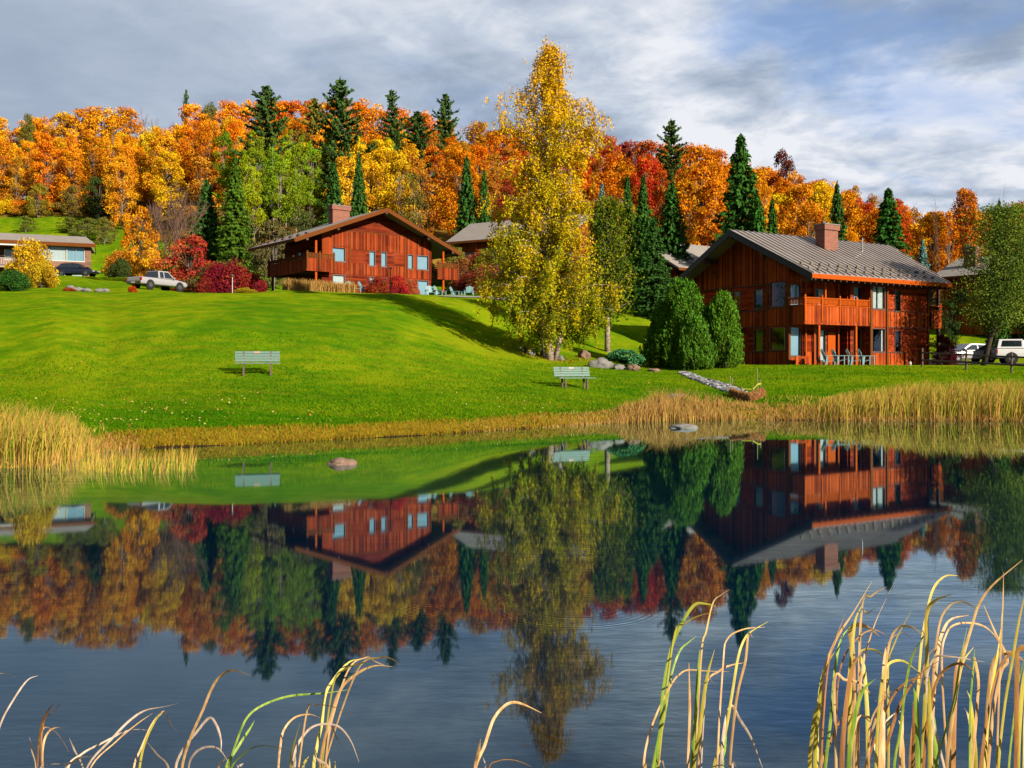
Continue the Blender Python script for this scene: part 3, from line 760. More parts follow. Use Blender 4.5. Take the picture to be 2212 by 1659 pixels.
    for row, (y, off) in enumerate(((.55, .35), (1.35, .75))):
        for i in range(15):
            x = off + i * .87 - row * .2
            if x > L - .3: continue
            z = ZE + pitch * y; g = MB()
            g.hexa([(x - .13, y - .09, z + .01), (x + .13, y - .09, z - .0), (x + .13, y + .12, z + .05), (x - .13, y + .12, z + .05),
                    (x - .13, y - .09, z + .17), (x + .13, y - .09, z + .17), (x + .13, y - .05, z + .18), (x - .13, y - .05, z + .18)])
            g.build('snow_guard', PALEG, R)
    lamp = MB(); lamp.tube([(12.0, .86, .02), (12.0, .86, .18)], .05, 8)
    return R
PALEG = simple('tan_metal', (.17, .13, .085), .6, .4, var=.2)
near_chalet()

# ---- the chalet on the rise at the left, gable to the pond
def gable_chalet(loc, ang, label, detail=True):
    R = empty('chalet', loc, ang, label, 'house', 'wooden chalets around the pond')
    R.scale = (1.03, .905, .905); WOODV, WOODH = WOODV2, WOODH2
    W = 14.95; MIDX = 7.74; ZE = 4.48; ZR = 7.83; DP = 9.6
    pl = (ZR - ZE) / MIDX; pr = (ZR - ZE) / (W - MIDX)
    def zroof(x): return ZE - .2 + (pl * x if x < MIDX else pr * (W - x))
    roof_slabs(R, 'y', 0, DP, 0, W, MIDX, ZE, ZR, .3, .3, SHING, .18)
    b = MB(); rake_board(b, 'y', -.07, 0, MIDX, ZE, ZR, .2, .34, .06, endr=-.37); rake_board(b, 'y', -.07, W, MIDX, ZE, ZR, .2, .34, .06, endr=-.37); b.build('rake_board', FASCIAB, R)
    for q in ((-.05, -.002), (W + .002, W + .05)):
        b = MB(); b.box(q[0], q[1], -.02, DP, ZE - .26, ZE - .02); b.build('eave_board', FASCIAB, R)
    y0 = 1.2
    up = [(3.62, 4.78, 2.9, 4.3), (6.88, 7.45, 2.72, 4.08), (7.95, 8.5, 2.72, 4.08), (10.45, 11.0, 2.7, 4.05), (11.35, 12.5, 2.7, 4.05)]
    lo = [(3.65, 4.75, .05, 1.75), (6.88, 7.45, 1.1, 1.75), (7.95, 8.5, 1.1, 1.75), (10.5, 10.95, .4, 1.7), (11.38, 12.5, .05, 1.72)]
    for z0, z1, k in ((0, 1.85, 'h'), (1.85, 2.86, 'v'), (2.86, 4.1, 'm'), (4.1, 5.7, 'v')):
        for (xa, xb, kk) in ((2.75, 5.2, 'v' if z0 > 0 else 'h'), (5.2, 10.2, 'h' if k in 'hm' else 'v'), (10.2, 12.75, 'v' if z0 > 0 else 'h')):
            b = MB(); e = .03 if kk == 'v' else 0
            if z1 > 5:
                ps = [(xa, z0), (xb, z0), (xb, min(z1, zroof(xb)))]
                xs = [x for x in (MIDX,) if xa < x < xb]
                # clip the band by the roof
                pts = [(xa + (xb - xa) * i / 10) for i in range(10, -1, -1)]
                b.prism([(xa, z0), (xb, z0)] + [(x, min(z1, zroof(x))) for x in pts], 'y', y0 - e, y0 + .16)
            else:
                wall(b, 'x', xa, xb, z0, z1, y0 - e, .16 + e, up + lo)
            b.build('wall', WOODV if kk == 'v' else WOODH, R)
    b = MB(); xl = MIDX - (zroof(MIDX) - 5.7) / pl; xr = MIDX + (zroof(MIDX) - 5.7) / pr
    b.prism([(xl, 5.7), (xr, 5.7), (MIDX, zroof(MIDX))], 'y', y0 + .02, y0 + .16); b.build('gable_wall', WOODH, R)
    b = MB(); b.box(xl, xr, y0 - .06, y0 + .01, 5.66, 5.74); b.box(5.17, 5.27, y0 - .05, y0 + .03, .02, 5.66); b.box(10.15, 10.25, y0 - .05, y0 + .03, .02, 5.66); b.build('belt_board', FASCIAB, R)
    # side walls, set in under the roof, with openings onto the side galleries
    so = [(2.2, 3.2, 3.0, 4.2), (2.2, 3.2, .3, 1.8), (5.2, 6.1, 3.0, 4.0)]
    b = MB(); wall(b, 'y', y0 + .16, 8.5, 0, zroof(2.75) , 2.75, .16, so); wall(b, 'y', y0 + .16, 8.5, 0, zroof(12.6), 12.59, .16); wall(b, 'x', 2.75, 12.75, 0, 4.6, 8.5, .16); b.build('wall', WOODH, R)
    b = MB(); b.box(2.95, 12.5, 1.8, 8.4, 2.2, 2.4); b.box(2.95, 12.5, 3.6, 3.7, .02, 5.5); b.build('interior_floor', BEAM, R)
    for i, o in enumerate(up): window(R, 'x', *o, y0, cur=[(.04, .96)], cm=[SHADE, SHADE, SHADE, SHADE, SHADE][i])
    for i, o in enumerate(lo): window(R, 'x', *o, y0, cur=[(.04, .96)], cm=[CURT, CURT, CURT, BEAM, SHADE][i])
    for i, o in enumerate(so): window(R, 'y', *o, 2.75, cur=[(.1, .9)] if i in (0,) else None, cm=SHADE)
    # corner balconies
    balcony(R, 1.1, 3.45, .35, 1.2, 2.02, .92, 1.38, [1.16, 2.2, 3.4], 'fl', m=WOODV)
    balcony(R, 12.9, 15.0, .35, 1.2, 2.02, .92, 1.38, [13.0, 14.94], 'fr', m=WOODV)
    balcony(R, 1.25, 8.3, 1.1, 2.75, 1.95, .9, 1.3, [3, 5.5, 8], 'f', m=WOODV, swap=True, holes=False)
    for (x, y) in ((1.95, .55), (13.55, .55)): col_post(R, x, y, 0, 1.85, .08); col_post(R, x, y, 2.9, 4.5, .08)
    col_post(R, 1.25, 7.5, 0, 1.8, .08, BEAM)
    for x in (1.0, 3.6, MIDX, 11.8, 14.2):
        z = zroof(x) - .02; p = MB(); p.box(x - .1, x + .1, -.05 if x != MIDX else -.3, y0 + .05, z - .3, z - .02); p.build('purlin', BEAM, R)
    if detail:
        chimney(R, 6.3, 5.6, 5.6, 8.6, 1.55, .85, pots=3)
    for i in range(6):
        g = MB(); y = 1.0 + i * 1.5
        for xx in (.7, 1.4):
            z = ZE + pl * xx; g.box(xx - .1, xx + .1, y - .18, y + .18, z + .01, z + .12)
        g.build('snow_guard', BEAM, R)
    return R
gable_chalet((-16.58, 76.0, 7.88), A_L, 'red-brown wooden chalet with broad gable and brick chimney on top of the lawn')

# ---- long pale-roofed lodge cut by the left edge of the frame
def lodge():
    R = empty('lodge', (-57.2, 120.6, 13.1), .40, 'long two-storey brown lodge with grey roof at the left edge above the dark wagon', 'house')
    # local x: 0..6.9 visible up to the right-hand corner ; runs to -25 on the left
    X1 = 5.7; X0 = -24; ZE = 4.15; ZR = 5.55
    b = MB(); b.hexa([(X0, -.7, ZE - .2), (X1 + .5, -.7, ZE - .2), (X1 - .6, 4, ZR - .2), (X0, 4, ZR - .2), (X0, -.7, ZE), (X1 + .5, -.7, ZE), (X1 - .6, 4, ZR), (X0, 4, ZR)])
    b.hexa([(X0, 4, ZR - .2), (X1 - .6, 4, ZR - .2), (X1 + .5, 8.7, ZE - .2), (X0, 8.7, ZE - .2), (X0, 4, ZR), (X1 - .6, 4, ZR), (X1 + .5, 8.7, ZE), (X0, 8.7, ZE)])
    b.build('roof', SHING, R)
    b = MB(); b.box(X0, X1 + .55, -.76, -.702, ZE - .42, ZE + .02); b.box(X1 + .502, X1 + .56, -.7, 8.7, ZE - .4, ZE); b.build('eave_board', FASCIAB, R)
    b = MB(); b.box(X0, -.9, -.82, -.765, ZE - .62, ZE - .44); b.build('gutter', WHITEP, R)
    op = [(-1.0, 5.0, 2.15, 3.55), (-1.2, 5.0, -.9, .25)]
    b = MB(); wall(b, 'x', -1.35, X1, 0, ZE - .2, 0, .16, [(-1.05, 5.0, 1.95, 3.75), (-1.05, 5.0, -.1, .75)]); wall(b, 'y', .16, 8, 0, ZE - .2, X1 - .16, .16)
    wall(b, 'x', X0, -1.35, 0, ZE - .2, 1.6, .16, [(-6.0 - 4.0 * i, -4.6 - 4.0 * i, 2.0, 3.35) for i in range(5)] + [(-4.0 - 4.0 * i, -2.6 - 4.0 * i, 2.0, 3.35) for i in range(5)])
    wall(b, 'y', .16, 1.6, 0, ZE - .2, -1.35, .16)
    b.build('wall', WOODG, R)
    for (a, c) in ((-1.0, .95), (1.0, 2.95), (3.0, 4.98)):
        window(R, 'x', a, c, 1.98, 3.72, 0, fm=WHITEP, cur=[(.05, .95)] if a != 3.0 else [(.05, .95)], cm=CURT if a == 1.0 else SHADE, mull=(.5,) if a != 1.0 else ())
    window(R, 'x', -1.0, 4.98, .02, .72, 0, fm=WHITEP, cur=[(.05, .95)], cm=CURT, mull=(.33, .66))
    for i in range(5):
        for (a, c) in ((-6.0 - 4.0 * i, -4.6 - 4.0 * i), (-4.0 - 4.0 * i, -2.6 - 4.0 * i)):
            window(R, 'x', a, c, 2.02, 3.33, 1.6, fm=WHITEP, cur=[(.05, .95)])
    # gallery with pickets
    b = MB(); b.box(X0, -1.36, .2, 1.6, 1.05, 1.2); g = b.build('balcony', PINKGREY, R)
    b = MB(); b.box(X0, -1.36, .14, .2, .98, 1.2); b.box(X0, -1.36, .12, .24, 2.06, 2.16); b.box(X0, -1.36, .14, .2, 1.3, 1.38)
    x = X0
    while x < -1.5: b.box(x, x + .14, .15, .18, 1.38, 2.06); x += .26
    b.build('railing', PINKGREY, g)
    for x in (-1.5, -6, -10.5, -15): col_post(R, x, .3, 0, ZE - .2, .1, PINKGREY)
    # cross gable cut by the frame edge
    b = MB(); cx = -8.9; 
    for s in (-1, 1):
        b.hexa([(cx + s * 4.0, -3.0, 4.0), (cx + s * 4.35, -3.0, 3.9), (cx + s * 4.35, 4, 3.9), (cx + s * 4.0, 4, 4.0)] + [(cx, -3.0, 7.2), (cx + s * .05, -3.0, 7.45), (cx + s * .05, 4, 7.45), (cx, 4, 7.2)])
    b.build('roof', FASCIAB, R)
    b = MB(); b.prism([(cx - 3.6, 0), (cx + 3.4, 0), (cx + 3.4, 4.4), (cx, 7.0), (cx - 3.6, 4.4)], 'y', -2.0, -1.8); b.build('gable_wall', WOODG, R)
lodge()

def small_house(name, loc, ang, W, L, ze, zr, label, wallm, chim=None, ridge='y'):
    R = empty(name, loc, ang, label, 'house', 'houses half hidden behind others')
    b = MB()
    roof_slabs(R, 'x', 0, L, 0, W, W / 2, ze, zr, .3, .3, SHING, .2)
    b.box(.8, L - .8, 1, W - 1, 0, ze - .05)
    b.build('wall', wallm, R)
    g = MB()
    for x in (.8, L - .95): g.prism([(1, ze - .05), (W - 1, ze - .05), (W / 2, zr - .3)], 'x', x, x + .15)
    g.build('gable_wall', wallm, R)
    b = MB(); b.box(0, L, -.05, -.002, ze - .25, ze - .02); b.build('eave_board', FASCIAB, R)
    for i in range(3):
        x = 1.8 + i * (L - 5) / 2; f = MB(); f.box(x, x + 1.3, .95, .995, 2.9, 4.1); fo = f.build('window', FRAME, R)
        p = MB(); p.box(x + .08, x + 1.22, .93, .948, 2.98, 4.02); p.build('pane', CARGLASS, fo)
    if chim: chimney(R, chim[0], chim[1], zr - 1.2, chim[2], 1.1, .9, pots=1)
    return R
p = at(962, 523, 108); small_house('house', (p.x, 108, 10.4), radians(-30), 11, 15, p.z - 10.4, p.z - 10.4 + 2.7, 'house hidden behind the big birch, its grey roof end showing right of the hill chalet', WOODV)
# behind the near chalet, left: a pale roof showing beyond the dark verge
p = at(1466, 577, 86); small_house('house', (p.x, 86, 8.0 - 1.5), radians(38), 11, 12, p.z - 6.5, p.z - 6.5 + 3.1, 'house behind the near chalet showing a wedge of pale roof left of it', WOODH)
p = at(2008, 600, 92); small_house('house', (p.x, 92, 5.0), radians(-50), 12, 13, p.z - 5.0, p.z - 5.0 + 2.2, 'dark red house with pinkish chimney behind the right end of the near chalet', WOODV, chim=(2.5, 3.0, p.z - 5.0 + 2.8))
# ------------------------------------------------------------------ vehicles and small objects
def loft(mb, st, n=None):
    """st: list of (x, [(y,z)...]) closed sections"""
    k = len(st[0][1]); vs = [(x, y, z) for x, s in st for (y, z) in s]
    fs = [(i * k + j, i * k + (j + 1) % k, (i + 1) * k + (j + 1) % k, (i + 1) * k + j) for i in range(len(st) - 1) for j in range(k)]
    fs += [tuple(range(k)), tuple(range(len(st) * k - 1, (len(st) - 1) * k - 1, -1))]
    mb.add(vs, fs)

def sect(hw, zb, zt, r=.08, tumble=.05):
    return [(-hw + r, zb), (hw - r, zb), (hw, zb + r), (hw, (zb + zt) / 2), (hw - tumble, zt - r), (hw - tumble - r, zt), (-hw + tumble + r, zt), (-hw + tumble, zt - r), (-hw, (zb + zt) / 2), (-hw, zb + r)]

def vehicle(name, label, cat, loc, rot, paint, L=4.6, W=1.78, H=1.45, kind='sedan', group=None):
    """x forward; body > wheels (tyre, rim), glass, lamps"""
    R = empty(name, loc, rot, label, cat, group)
    hw = W / 2; body = MB(); belt = H * .62
    if kind in ('pickup', 'cap_pickup'):
        belt = H * .60; zb = .42
        prof = [(-L/2, zb + .06, belt, hw * .97), (-L/2 + .1, zb, belt + .02, hw), (-L*.12, zb, belt + .02, hw), (L*.22, zb, belt, hw), (L*.30, zb, belt - .02, hw), (L*.46, zb, belt - .14, hw * .98), (L/2, zb + .1, belt - .24, hw * .9)]
        gh = [(-L*.13, belt), (-L*.11, H), (L*.10, H), (L*.22, belt)]
        if kind == 'cap_pickup': gh2 = [(-L/2 + .05, belt + .02), (-L/2 + .22, H - .03), (-L*.15, H - .03), (-L*.14, belt + .02)]
    elif kind == 'wagon':
        zb = .25
        prof = [(-L/2, zb + .2, belt + .1, hw * .9), (-L/2 + .2, zb, belt + .05, hw), (0, zb, belt, hw), (L*.24, zb, belt - .02, hw), (L*.42, zb, belt - .18, hw * .95), (L/2, zb + .1, belt - .38, hw * .8)]
        gh = [(-L*.46, belt), (-L*.34, H - .04), (-L*.05, H), (L*.08, H - .06), (L*.30, belt - .05)]
    else:
        zb = .24
        prof = [(-L/2, zb + .16, belt - .04, hw * .88), (-L/2 + .18, zb, belt + .02, hw * .97), (-L*.2, zb, belt, hw), (L*.2, zb, belt - .01, hw), (L*.38, zb, belt - .11, hw * .97), (L*.47, zb + .02, belt - .2, hw * .9), (L/2, zb + .12, belt - .3, hw * .8)]
        gh = [(-L*.40, belt), (-L*.24, H - .03), (-L*.02, H), (L*.05, H - .03), (L*.24, belt - .02)]
    loft(body, [(x, sect(w_, a, b, .09)) for x, a, b, w_ in prof])
    def ghouse(pts):
        inset = .17
        lo = [(p[0], p[1]) for p in pts]
        n = len(pts)
        # solid roof shell: belt width hw-.05, roof width hw-.2
        vs = []
        for (x, z) in pts:
            k = (z - belt) / max(H - belt, .01); w_ = hw - .05 - inset * max(0, min(1, k)); vs += [(x, -w_, z), (x, w_, z)]
        fs = [(2*i, 2*i+2, 2*i+3, 2*i+1) for i in range(n - 1)] + [tuple(2*i for i in range(n))[::-1], tuple(2*i+1 for i in range(n)), (0, 1, 2*n-1, 2*n-2)]
        body.add(vs, fs)
    ghouse(gh)
    if kind == 'cap_pickup': ghouse(gh2)
    if kind == 'pickup':   # open bed: raised rails already, darker floor
        pass
    bo = body.build('body', paint, R, smooth=False, bevel=.03)
    # side glass
    def wat(z): return hw - .05 - .17 * max(0, min(1, (z - belt) / max(H - belt, .01)))
    def pane(poly, nm='side_window'):
        for s in (-1, 1):
            g = MB(); vs = [(x, s * (wat(z) + .008), z) for x, z in poly]; g.add(vs, [tuple(range(len(vs)))]); g.build(nm, CARGLASS, R)
    if kind == 'sedan':
        pane([(-L*.34, belt + .07), (-L*.23, H - .12), (-L*.09, H - .09), (-L*.09, belt + .05)]); pane([(-L*.075, belt + .05), (-L*.075, H - .09), (L*.03, H - .11), (L*.19, belt + .03)])
    elif kind == 'wagon':
        pane([(-L*.42, belt + .08), (-L*.33, H - .14), (-L*.2, H - .12), (-L*.2, belt + .06)]); pane([(-L*.185, belt + .06), (-L*.185, H - .12), (-L*.02, H - .1), (-L*.02, belt + .05)]); pane([(-L*.005, belt + .05), (-L*.005, H - .11), (L*.08, H - .16), (L*.23, belt + .02)])
    else:
        pane([(-L*.10, belt + .06), (-L*.09, H - .1), (-L*.02, H - .1), (-L*.02, belt + .06)]); pane([(0, belt + .06), (0, H - .1), (L*.09, H - .1), (L*.18, belt + .06)])
        if kind == 'cap_pickup': pane([(-L*.44, belt + .16), (-L*.42, H - .13), (-L*.18, H - .13), (-L*.18, belt + .16)])
    def endglass(p0, p1, nm, o):
        (x0, z0), (x1, z1) = p0, p1; a, b_ = wat(z0) - .07, wat(z1) - .07; g = MB()
        g.add([(x0 + o, -a, z0 + .05), (x0 + o, a, z0 + .05), (x1 + o, b_, z1 - .05), (x1 + o, -b_, z1 - .05)], [(0, 1, 2, 3)]); g.build(nm, CARGLASS, R)
    endglass(gh[-1], gh[-2], 'windscreen', .03); endglass(gh[0], gh[1], 'rear_window', -.03)
    if kind == 'cap_pickup': endglass(gh2[0], gh2[1], 'cap_window', -.03)
    wr = .33 if kind in ('sedan', 'wagon') else .40
    for x in (-L * .31, L * .31):
        for s in (-1, 1):
            a = MB(); a.tube([(x, s * (hw - .12), wr), (x, s * (hw + .006), wr)], wr * 1.14, 20); a.build('wheel_arch', BLACK, R)
            t = MB(); t.tube([(x, s * (hw - .22), wr), (x, s * (hw - .19), wr), (x, s * (hw + .0), wr), (x, s * (hw + .025), wr)], [wr * .9, wr, wr, wr * .93], 20); to = t.build('wheel', BLACK, R)
            r_ = MB(); r_.tube([(x, s * (hw + .0), wr), (x, s * (hw + .04), wr)], [wr * .56, wr * .5], 14); r_.build('rim', RIM, to)
    zl = belt - .2
    for s in (-1, 1):
        h = MB(); y = s * (hw * .66); h.box(L/2 - .12, L/2 - .0, y - .16, y + .16, zl - .24, zl - .08); h.build('headlight', HEADL, R)
        k = MB(); y = s * (hw - .1); k.box(-L/2 - .015, -L/2 + .1, y - .09, y + .06, zl - .12, zl + .16); k.build('tail_light', TAILR, R)
        m_ = MB(); m_.box(L * .16, L * .19, s * (hw + .02) - .09, s * (hw + .02) + .09, belt + .02, belt + .15); m_.build('mirror', paint, R)
    b = MB(); b.box(-L/2 - .08, -L/2 + .05, -hw * .9, hw * .9, zb + .08, zb + .26); b.build('bumper', CHROME if 'pickup' in kind else paint, R)
    b = MB(); b.box(L/2 - .06, L/2 + .06, -hw * .8, hw * .8, zb + .08, zb + .26); b.build('bumper', CHROME if 'pickup' in kind else paint, R)
    if 'pickup' in kind:
        g = MB(); g.box(-L/2 - .012, -L/2 + .03, -hw * .78, hw * .78, zb + .34, belt - .03); g.build('tailgate', paint, R)
        g = MB(); g.box(-L/2 - .1, -L/2 - .082, -.22, .22, zb + .08, zb + .2); g.build('number_plate', WHITEP, R)
        if kind == 'pickup':
            g = MB(); g.box(-L/2 + .1, -L*.14, -hw + .16, hw - .16, belt + .022, belt + .03); g.build('bed_liner', BLACK, R)
    return R

RIM = simple('alloy_rim', (.40, .40, .42), .35, .5, .8)
SILV = carpaint('silver_paint', (.60, .58, .60), .2); NAVY = carpaint('dark_navy_paint', (.02, .03, .055), .3); WHT = carpaint('white_car_paint', (1.0, 1.0, 1.0), .0)
BLUE = carpaint('light_blue_paint', (.22, .34, .48), .4); DBLU = carpaint('blue_paint', (.03, .09, .25), .3); DGRY = carpaint('charcoal_paint', (.03, .035, .05), .3)
def park(u, D, dz=0.0): D = RD(u, D); x = (u - CX) / F * D; return (x, D, gz(x, D) + dz)
vehicle('pickup_truck', 'silver pickup truck with dark rear window parked on the rise left of the crimson bushes', 'pickup truck', park(341, 97.0, -.02), radians(62), SILV, 5.4, 1.9, 1.72, 'pickup')
vehicle('station_wagon', 'dark navy wagon parked in front of the brown lodge', 'car', park(167, 118.5, .05), radians(-3), NAVY, 4.6, 1.8, 1.5, 'wagon')
vehicle('sedan', 'silver sedan behind the split-rail fence, nose towards the near chalet', 'car', park(2088, 75.5, .06), radians(193), SILV, 4.65, 1.78, 1.43, 'sedan')
vehicle('pickup_truck', 'white pickup truck with a white bed cap at the right edge', 'pickup truck', park(2232, 73.5, .06), radians(-14), WHT, 5.4, 1.9, 1.85, 'cap_pickup')
vehicle('parked_car', 'light blue hatchback with its rear towards the pond, just right of the big birch', 'car', park(1330, 97, .06), radians(70), BLUE, 4.4, 1.8, 1.5, 'wagon', 'cars parked behind the big birch')
vehicle('parked_car', 'dark wagon with red tail lamp beside the white sign posts', 'car', park(1408, 99, .0), radians(160), DGRY, 4.6, 1.8, 1.5, 'wagon', 'cars parked behind the big birch')
vehicle('parked_car', 'dark blue car glimpsed between the birch and the light blue hatchback', 'car', park(1292, 99, .0), radians(80), DBLU, 4.4, 1.8, 1.45, 'wagon', 'cars parked behind the big birch')
vehicle('parked_car', 'silver car glimpsed through the lower right boughs of the big birch', 'car', park(1245, 98, .0), radians(75), SILV, 4.4, 1.8, 1.45, 'sedan', 'cars parked behind the big birch')

def bench(label, loc, rz):
    R = empty('park_bench', loc, rz, label, 'bench', 'green slatted benches on the lawn'); W = 1.72
    b = MB()
    for i in range(4):
        z = .52 + i * .105; y = .23 + i * .035; b.box(-W/2, W/2, y, y + .03, z, z + .088)
    bo = b.build('backrest', TEAL, R, bevel=.006)
    p = MB(); p.box(-.13, .11, .325, .334, .845, .925); p.build('plaque', simple('pink_plaque', (.62, .40, .30), .4, .4), bo)
    s = MB()
    for i in range(4): s.box(-W/2 + .02, W/2 + .02, -.27 + i * .12, -.17 + i * .12, .43, .465)
    s.build('seat', TEAL, R, bevel=.006)
    for x in (-.52, .52):
        for (y, z) in ((-.2, .43), (.14, .43)):
            l = MB(); l.box(x - .035, x + .035, y - .035, y + .035, -.12, z - .002); l.build('leg', POSTW, R)
        k = MB(); k.hexa([(x - .03, .2, .40), (x + .03, .2, .40), (x + .03, .26, .40), (x - .03, .26, .40), (x - .03, .335, .92), (x + .03, .335, .92), (x + .03, .38, .92), (x - .03, .38, .92)]); k.build('back_support', POSTW, R)
    return R
p = ground(556, 39.2); bench('green slatted bench on the open lawn at left', (p.x, p.y, p.z), radians(14))
p = ground(1241, 43.0); bench('green slatted bench below the big birch', (p.x, p.y, p.z), radians(22))

def adirondack():
    R = empty('garden_chair'); 
    s = MB()
    for i in range(5): s.hexa([(-.27, -.42 + i * .12, .36 - i * .03), (.27, -.42 + i * .12, .36 - i * .03), (.27, -.32 + i * .12, .335 - i * .03), (-.27, -.32 + i * .12, .335 - i * .03),
                               (-.27, -.42 + i * .12, .38 - i * .03), (.27, -.42 + i * .12, .38 - i * .03), (.27, -.32 + i * .12, .355 - i * .03), (-.27, -.32 + i * .12, .355 - i * .03)])
    s.build('seat', TEALC, R)
    b = MB()
    for i in range(5):
        a = (i - 2); x0 = a * .098; x1 = a * .135; zt = 1.02 - abs(a) * .055
        b.hexa([(x0 - .045, .18, .2), (x0 + .045, .18, .2), (x0 + .045, .205, .2), (x0 - .045, .205, .2), (x1 - .055, .48, zt), (x1 + .055, .48, zt), (x1 + .055, .505, zt), (x1 - .055, .505, zt)])
    b.box(-.3, .3, .385, .41, .72, .79)
    b.build('backrest', TEALC, R)
    for x in (-.36, .36):
        a = MB(); a.box(x - .075, x + .075, -.48, .36, .56, .585); a.build('armrest', TEALC, R)
        l = MB(); l.box(x - .05, x + .05, -.42, -.37, 0, .558); l.build('leg', TEALC, R)
        l = MB(); l.hexa([(x - .03, .25, 0), (x + .03, .25, 0), (x + .03, .36, 0), (x - .03, .36, 0), (x - .03, .18, .558), (x + .03, .18, .558), (x + .03, .28, .558), (x - .03, .28, .558)]); l.build('leg', TEALC, R)
    return R
ch0 = adirondack(); first = True
RC = Matrix.Translation((18.41, 61.0, 2.2)) @ Matrix.Rotation(A_R, 4, 'Z')
LC = Matrix.Translation((-16.58, 76.0, 7.88)) @ Matrix.Rotation(A_L, 4, 'Z') @ Matrix.Diagonal((1.03, .905, .905, 1))
seats = [(RC, 1.55, .0, 55, 'blue-green garden chair, first from the left before the near chalet'), (RC, 2.45, -.05, 60, 'blue-green garden chair, second from the left before the near chalet'),
         (RC, 3.75, -.1, 55, 'blue-green garden chair, third from the left before the near chalet'), (RC, 4.75, -.15, 60, 'blue-green garden chair, right-hand one of the four before the near chalet'),
         (LC, 4.6, -.6, 20, 'garden chair before the bright lower curtain of the hill chalet'), (LC, 5.5, -.8, 40, 'garden chair left of the red shrubs before the hill chalet'),
         (LC, 11.5, -.9, -15, 'garden chair at the right lower window of the hill chalet'), (LC, 12.3, -1.0, 30, 'garden chair next to the right balcony post of the hill chalet'),
         (LC, 13.9, -1.0, 35, 'garden chair below the right balcony of the hill chalet'), (LC, 15.3, -.9, -40, 'garden chair at the far right of the hill chalet, turned inwards')]
for i, (Mx, a, b_, deg, lab) in enumerate(seats):
    o = ch0 if i == 0 else copy_tree(ch0)
    pw = Mx @ Vector((a, b_, 0)); base = A_R if Mx is RC else A_L
    o.location = (pw.x, pw.y, gz(pw.x, pw.y) + .0); o.rotation_euler = (0, 0, base + radians(deg))
    tag(o, lab, 'chair', 'blue-green garden chairs')

# split-rail fence at the right
def fence():
    R = empty('rail_fence', ground(2087, 55), 0, 'weathered split-rail fence in front of the parked silver sedan', 'fence')
    org = R.location.copy(); R.location = org
    pts = [ground(1992, 59.0), ground(2087, 55.6), ground(2185, 53.2), ground(2290, 50.5)]
    for p in pts:
        b = MB(); b.tube([p - org - Vector((0, 0, .2)), p - org + Vector((.01, .0, 1.12))], [.065, .055], 7); b.build('post', POSTW, R)
    for a, c in zip(pts[:-1], pts[1:]):
        for h in (.42, .86):
            b = MB(); m_ = (a + c) / 2; j = Vector((0, 0, random.uniform(-.04, .04)))
            b.tube([a - org + Vector((0, 0, h)), m_ - org + Vector((0, 0, h)) + j, c - org + Vector((0, 0, h))], [.05, .065, .05], 6); b.build('rail', POSTW, R)
fence()

# staked barrier with yellow tape and straw berm across the stone swale
def stakes():
    R = empty('stake_barrier', ground(1610, 43.0), 0, 'thin wooden stakes joined by yellow tape at the end of the stone swale', 'barrier')
    org = R.location.copy()
    S = [(1578, 812, 43.2), (1583, 816, 43.4), (1603, 834, 42.6), (1627, 833, 42.4), (1637, 797, 43.2), (1644, 820, 43.4)]
    tops = []
    for (u, v, D) in S:
        g = ground(u, D); t = at(u - 1, v, D); t = Vector((t.x, t.y, max(t.z, g.z + .3)))
        b = MB(); b.tube([g - org - Vector((0, 0, .1)), t - org], .016, 4); b.build('stake', PALEW, R); tops.append((g, t))
    b = MB(); q = []
    for i in (1, 2, 3, 4, 5):
        g, t = tops[i]; z = g.z + min(t.z - g.z, .42 if i not in (2, 3) else .34); q.append(Vector((g.x, g.y, z)) - org)
    for a, c in zip(q[:-1], q[1:]): b.hexa([a + Vector((0, -.004, -.03)), c + Vector((0, -.004, -.03)), c + Vector((0, .004, -.03)), a + Vector((0, .004, -.03)), a + Vector((0, -.004, .02)), c + Vector((0, -.004, .02)), c + Vector((0, .004, .02)), a + Vector((0, .004, .02))])
    b.build('tape', TAPE, R)
stakes()
def berm():
    C = [(1580, 43.0), (1592, 42.3), (1606, 41.8), (1618, 41.4), (1632, 41.9), (1648, 42.8)]
    R_ = np.random.default_rng(3); P = []
    for i in range(14000):
        t = R_.uniform(0, len(C) - 1.001); k = int(t); f = t - k; u = C[k][0] * (1 - f) + C[k + 1][0] * f; D = C[k][1] * (1 - f) + C[k + 1][1] * f
        a = R_.uniform(0, pi); r = .3 * sqrt(R_.uniform(.3, 1)); g = ground(u, D)
        P.append((g.x + R_.normal() * .03, D + cos(a) * r * 1.5, max(g.z, gz(g.x, D + cos(a) * r * 1.5)) + sin(a) * r * (1.0 if 0 < t < 5 else .5)))
    P = np.array(P); V = leaf_quads(P, np.full(len(P), .022), R_, elong=7)
    o = link_mesh('straw_berm', quad_mesh('straw_berm', V, R_.random(len(P))), STRAWM)
    tag(o, 'orange straw wattle bent across the lower end of the stone swale', 'straw wattle')
STRAWM = blade_mat('straw', (.36, .13, .035), (.55, .24, .07), (.68, .42, .2))
berm()

# sign on two white posts
def sign():
    R = empty('sign_board', ground(1389, 88), 0, 'dark sign board hung between two white posts', 'sign'); org = R.location.copy()
    for u, v in ((1383.5, 590), (1396.5, 588)):
        g = ground(u, 88); t = at(u, v, 88); b = MB(); b.tube([g - org, Vector((g.x, g.y, t.z)) - org], .09, 8); b.build('post', WHITEP, R)
    a = at(1385, 626, 88) - org; c = at(1395.5, 594, 88) - org; b = MB(); b.box(a.x, c.x, -.16, -.1, a.z, c.z); b.build('board', simple('slate_board', (.10, .08, .09), .6), R)
sign()
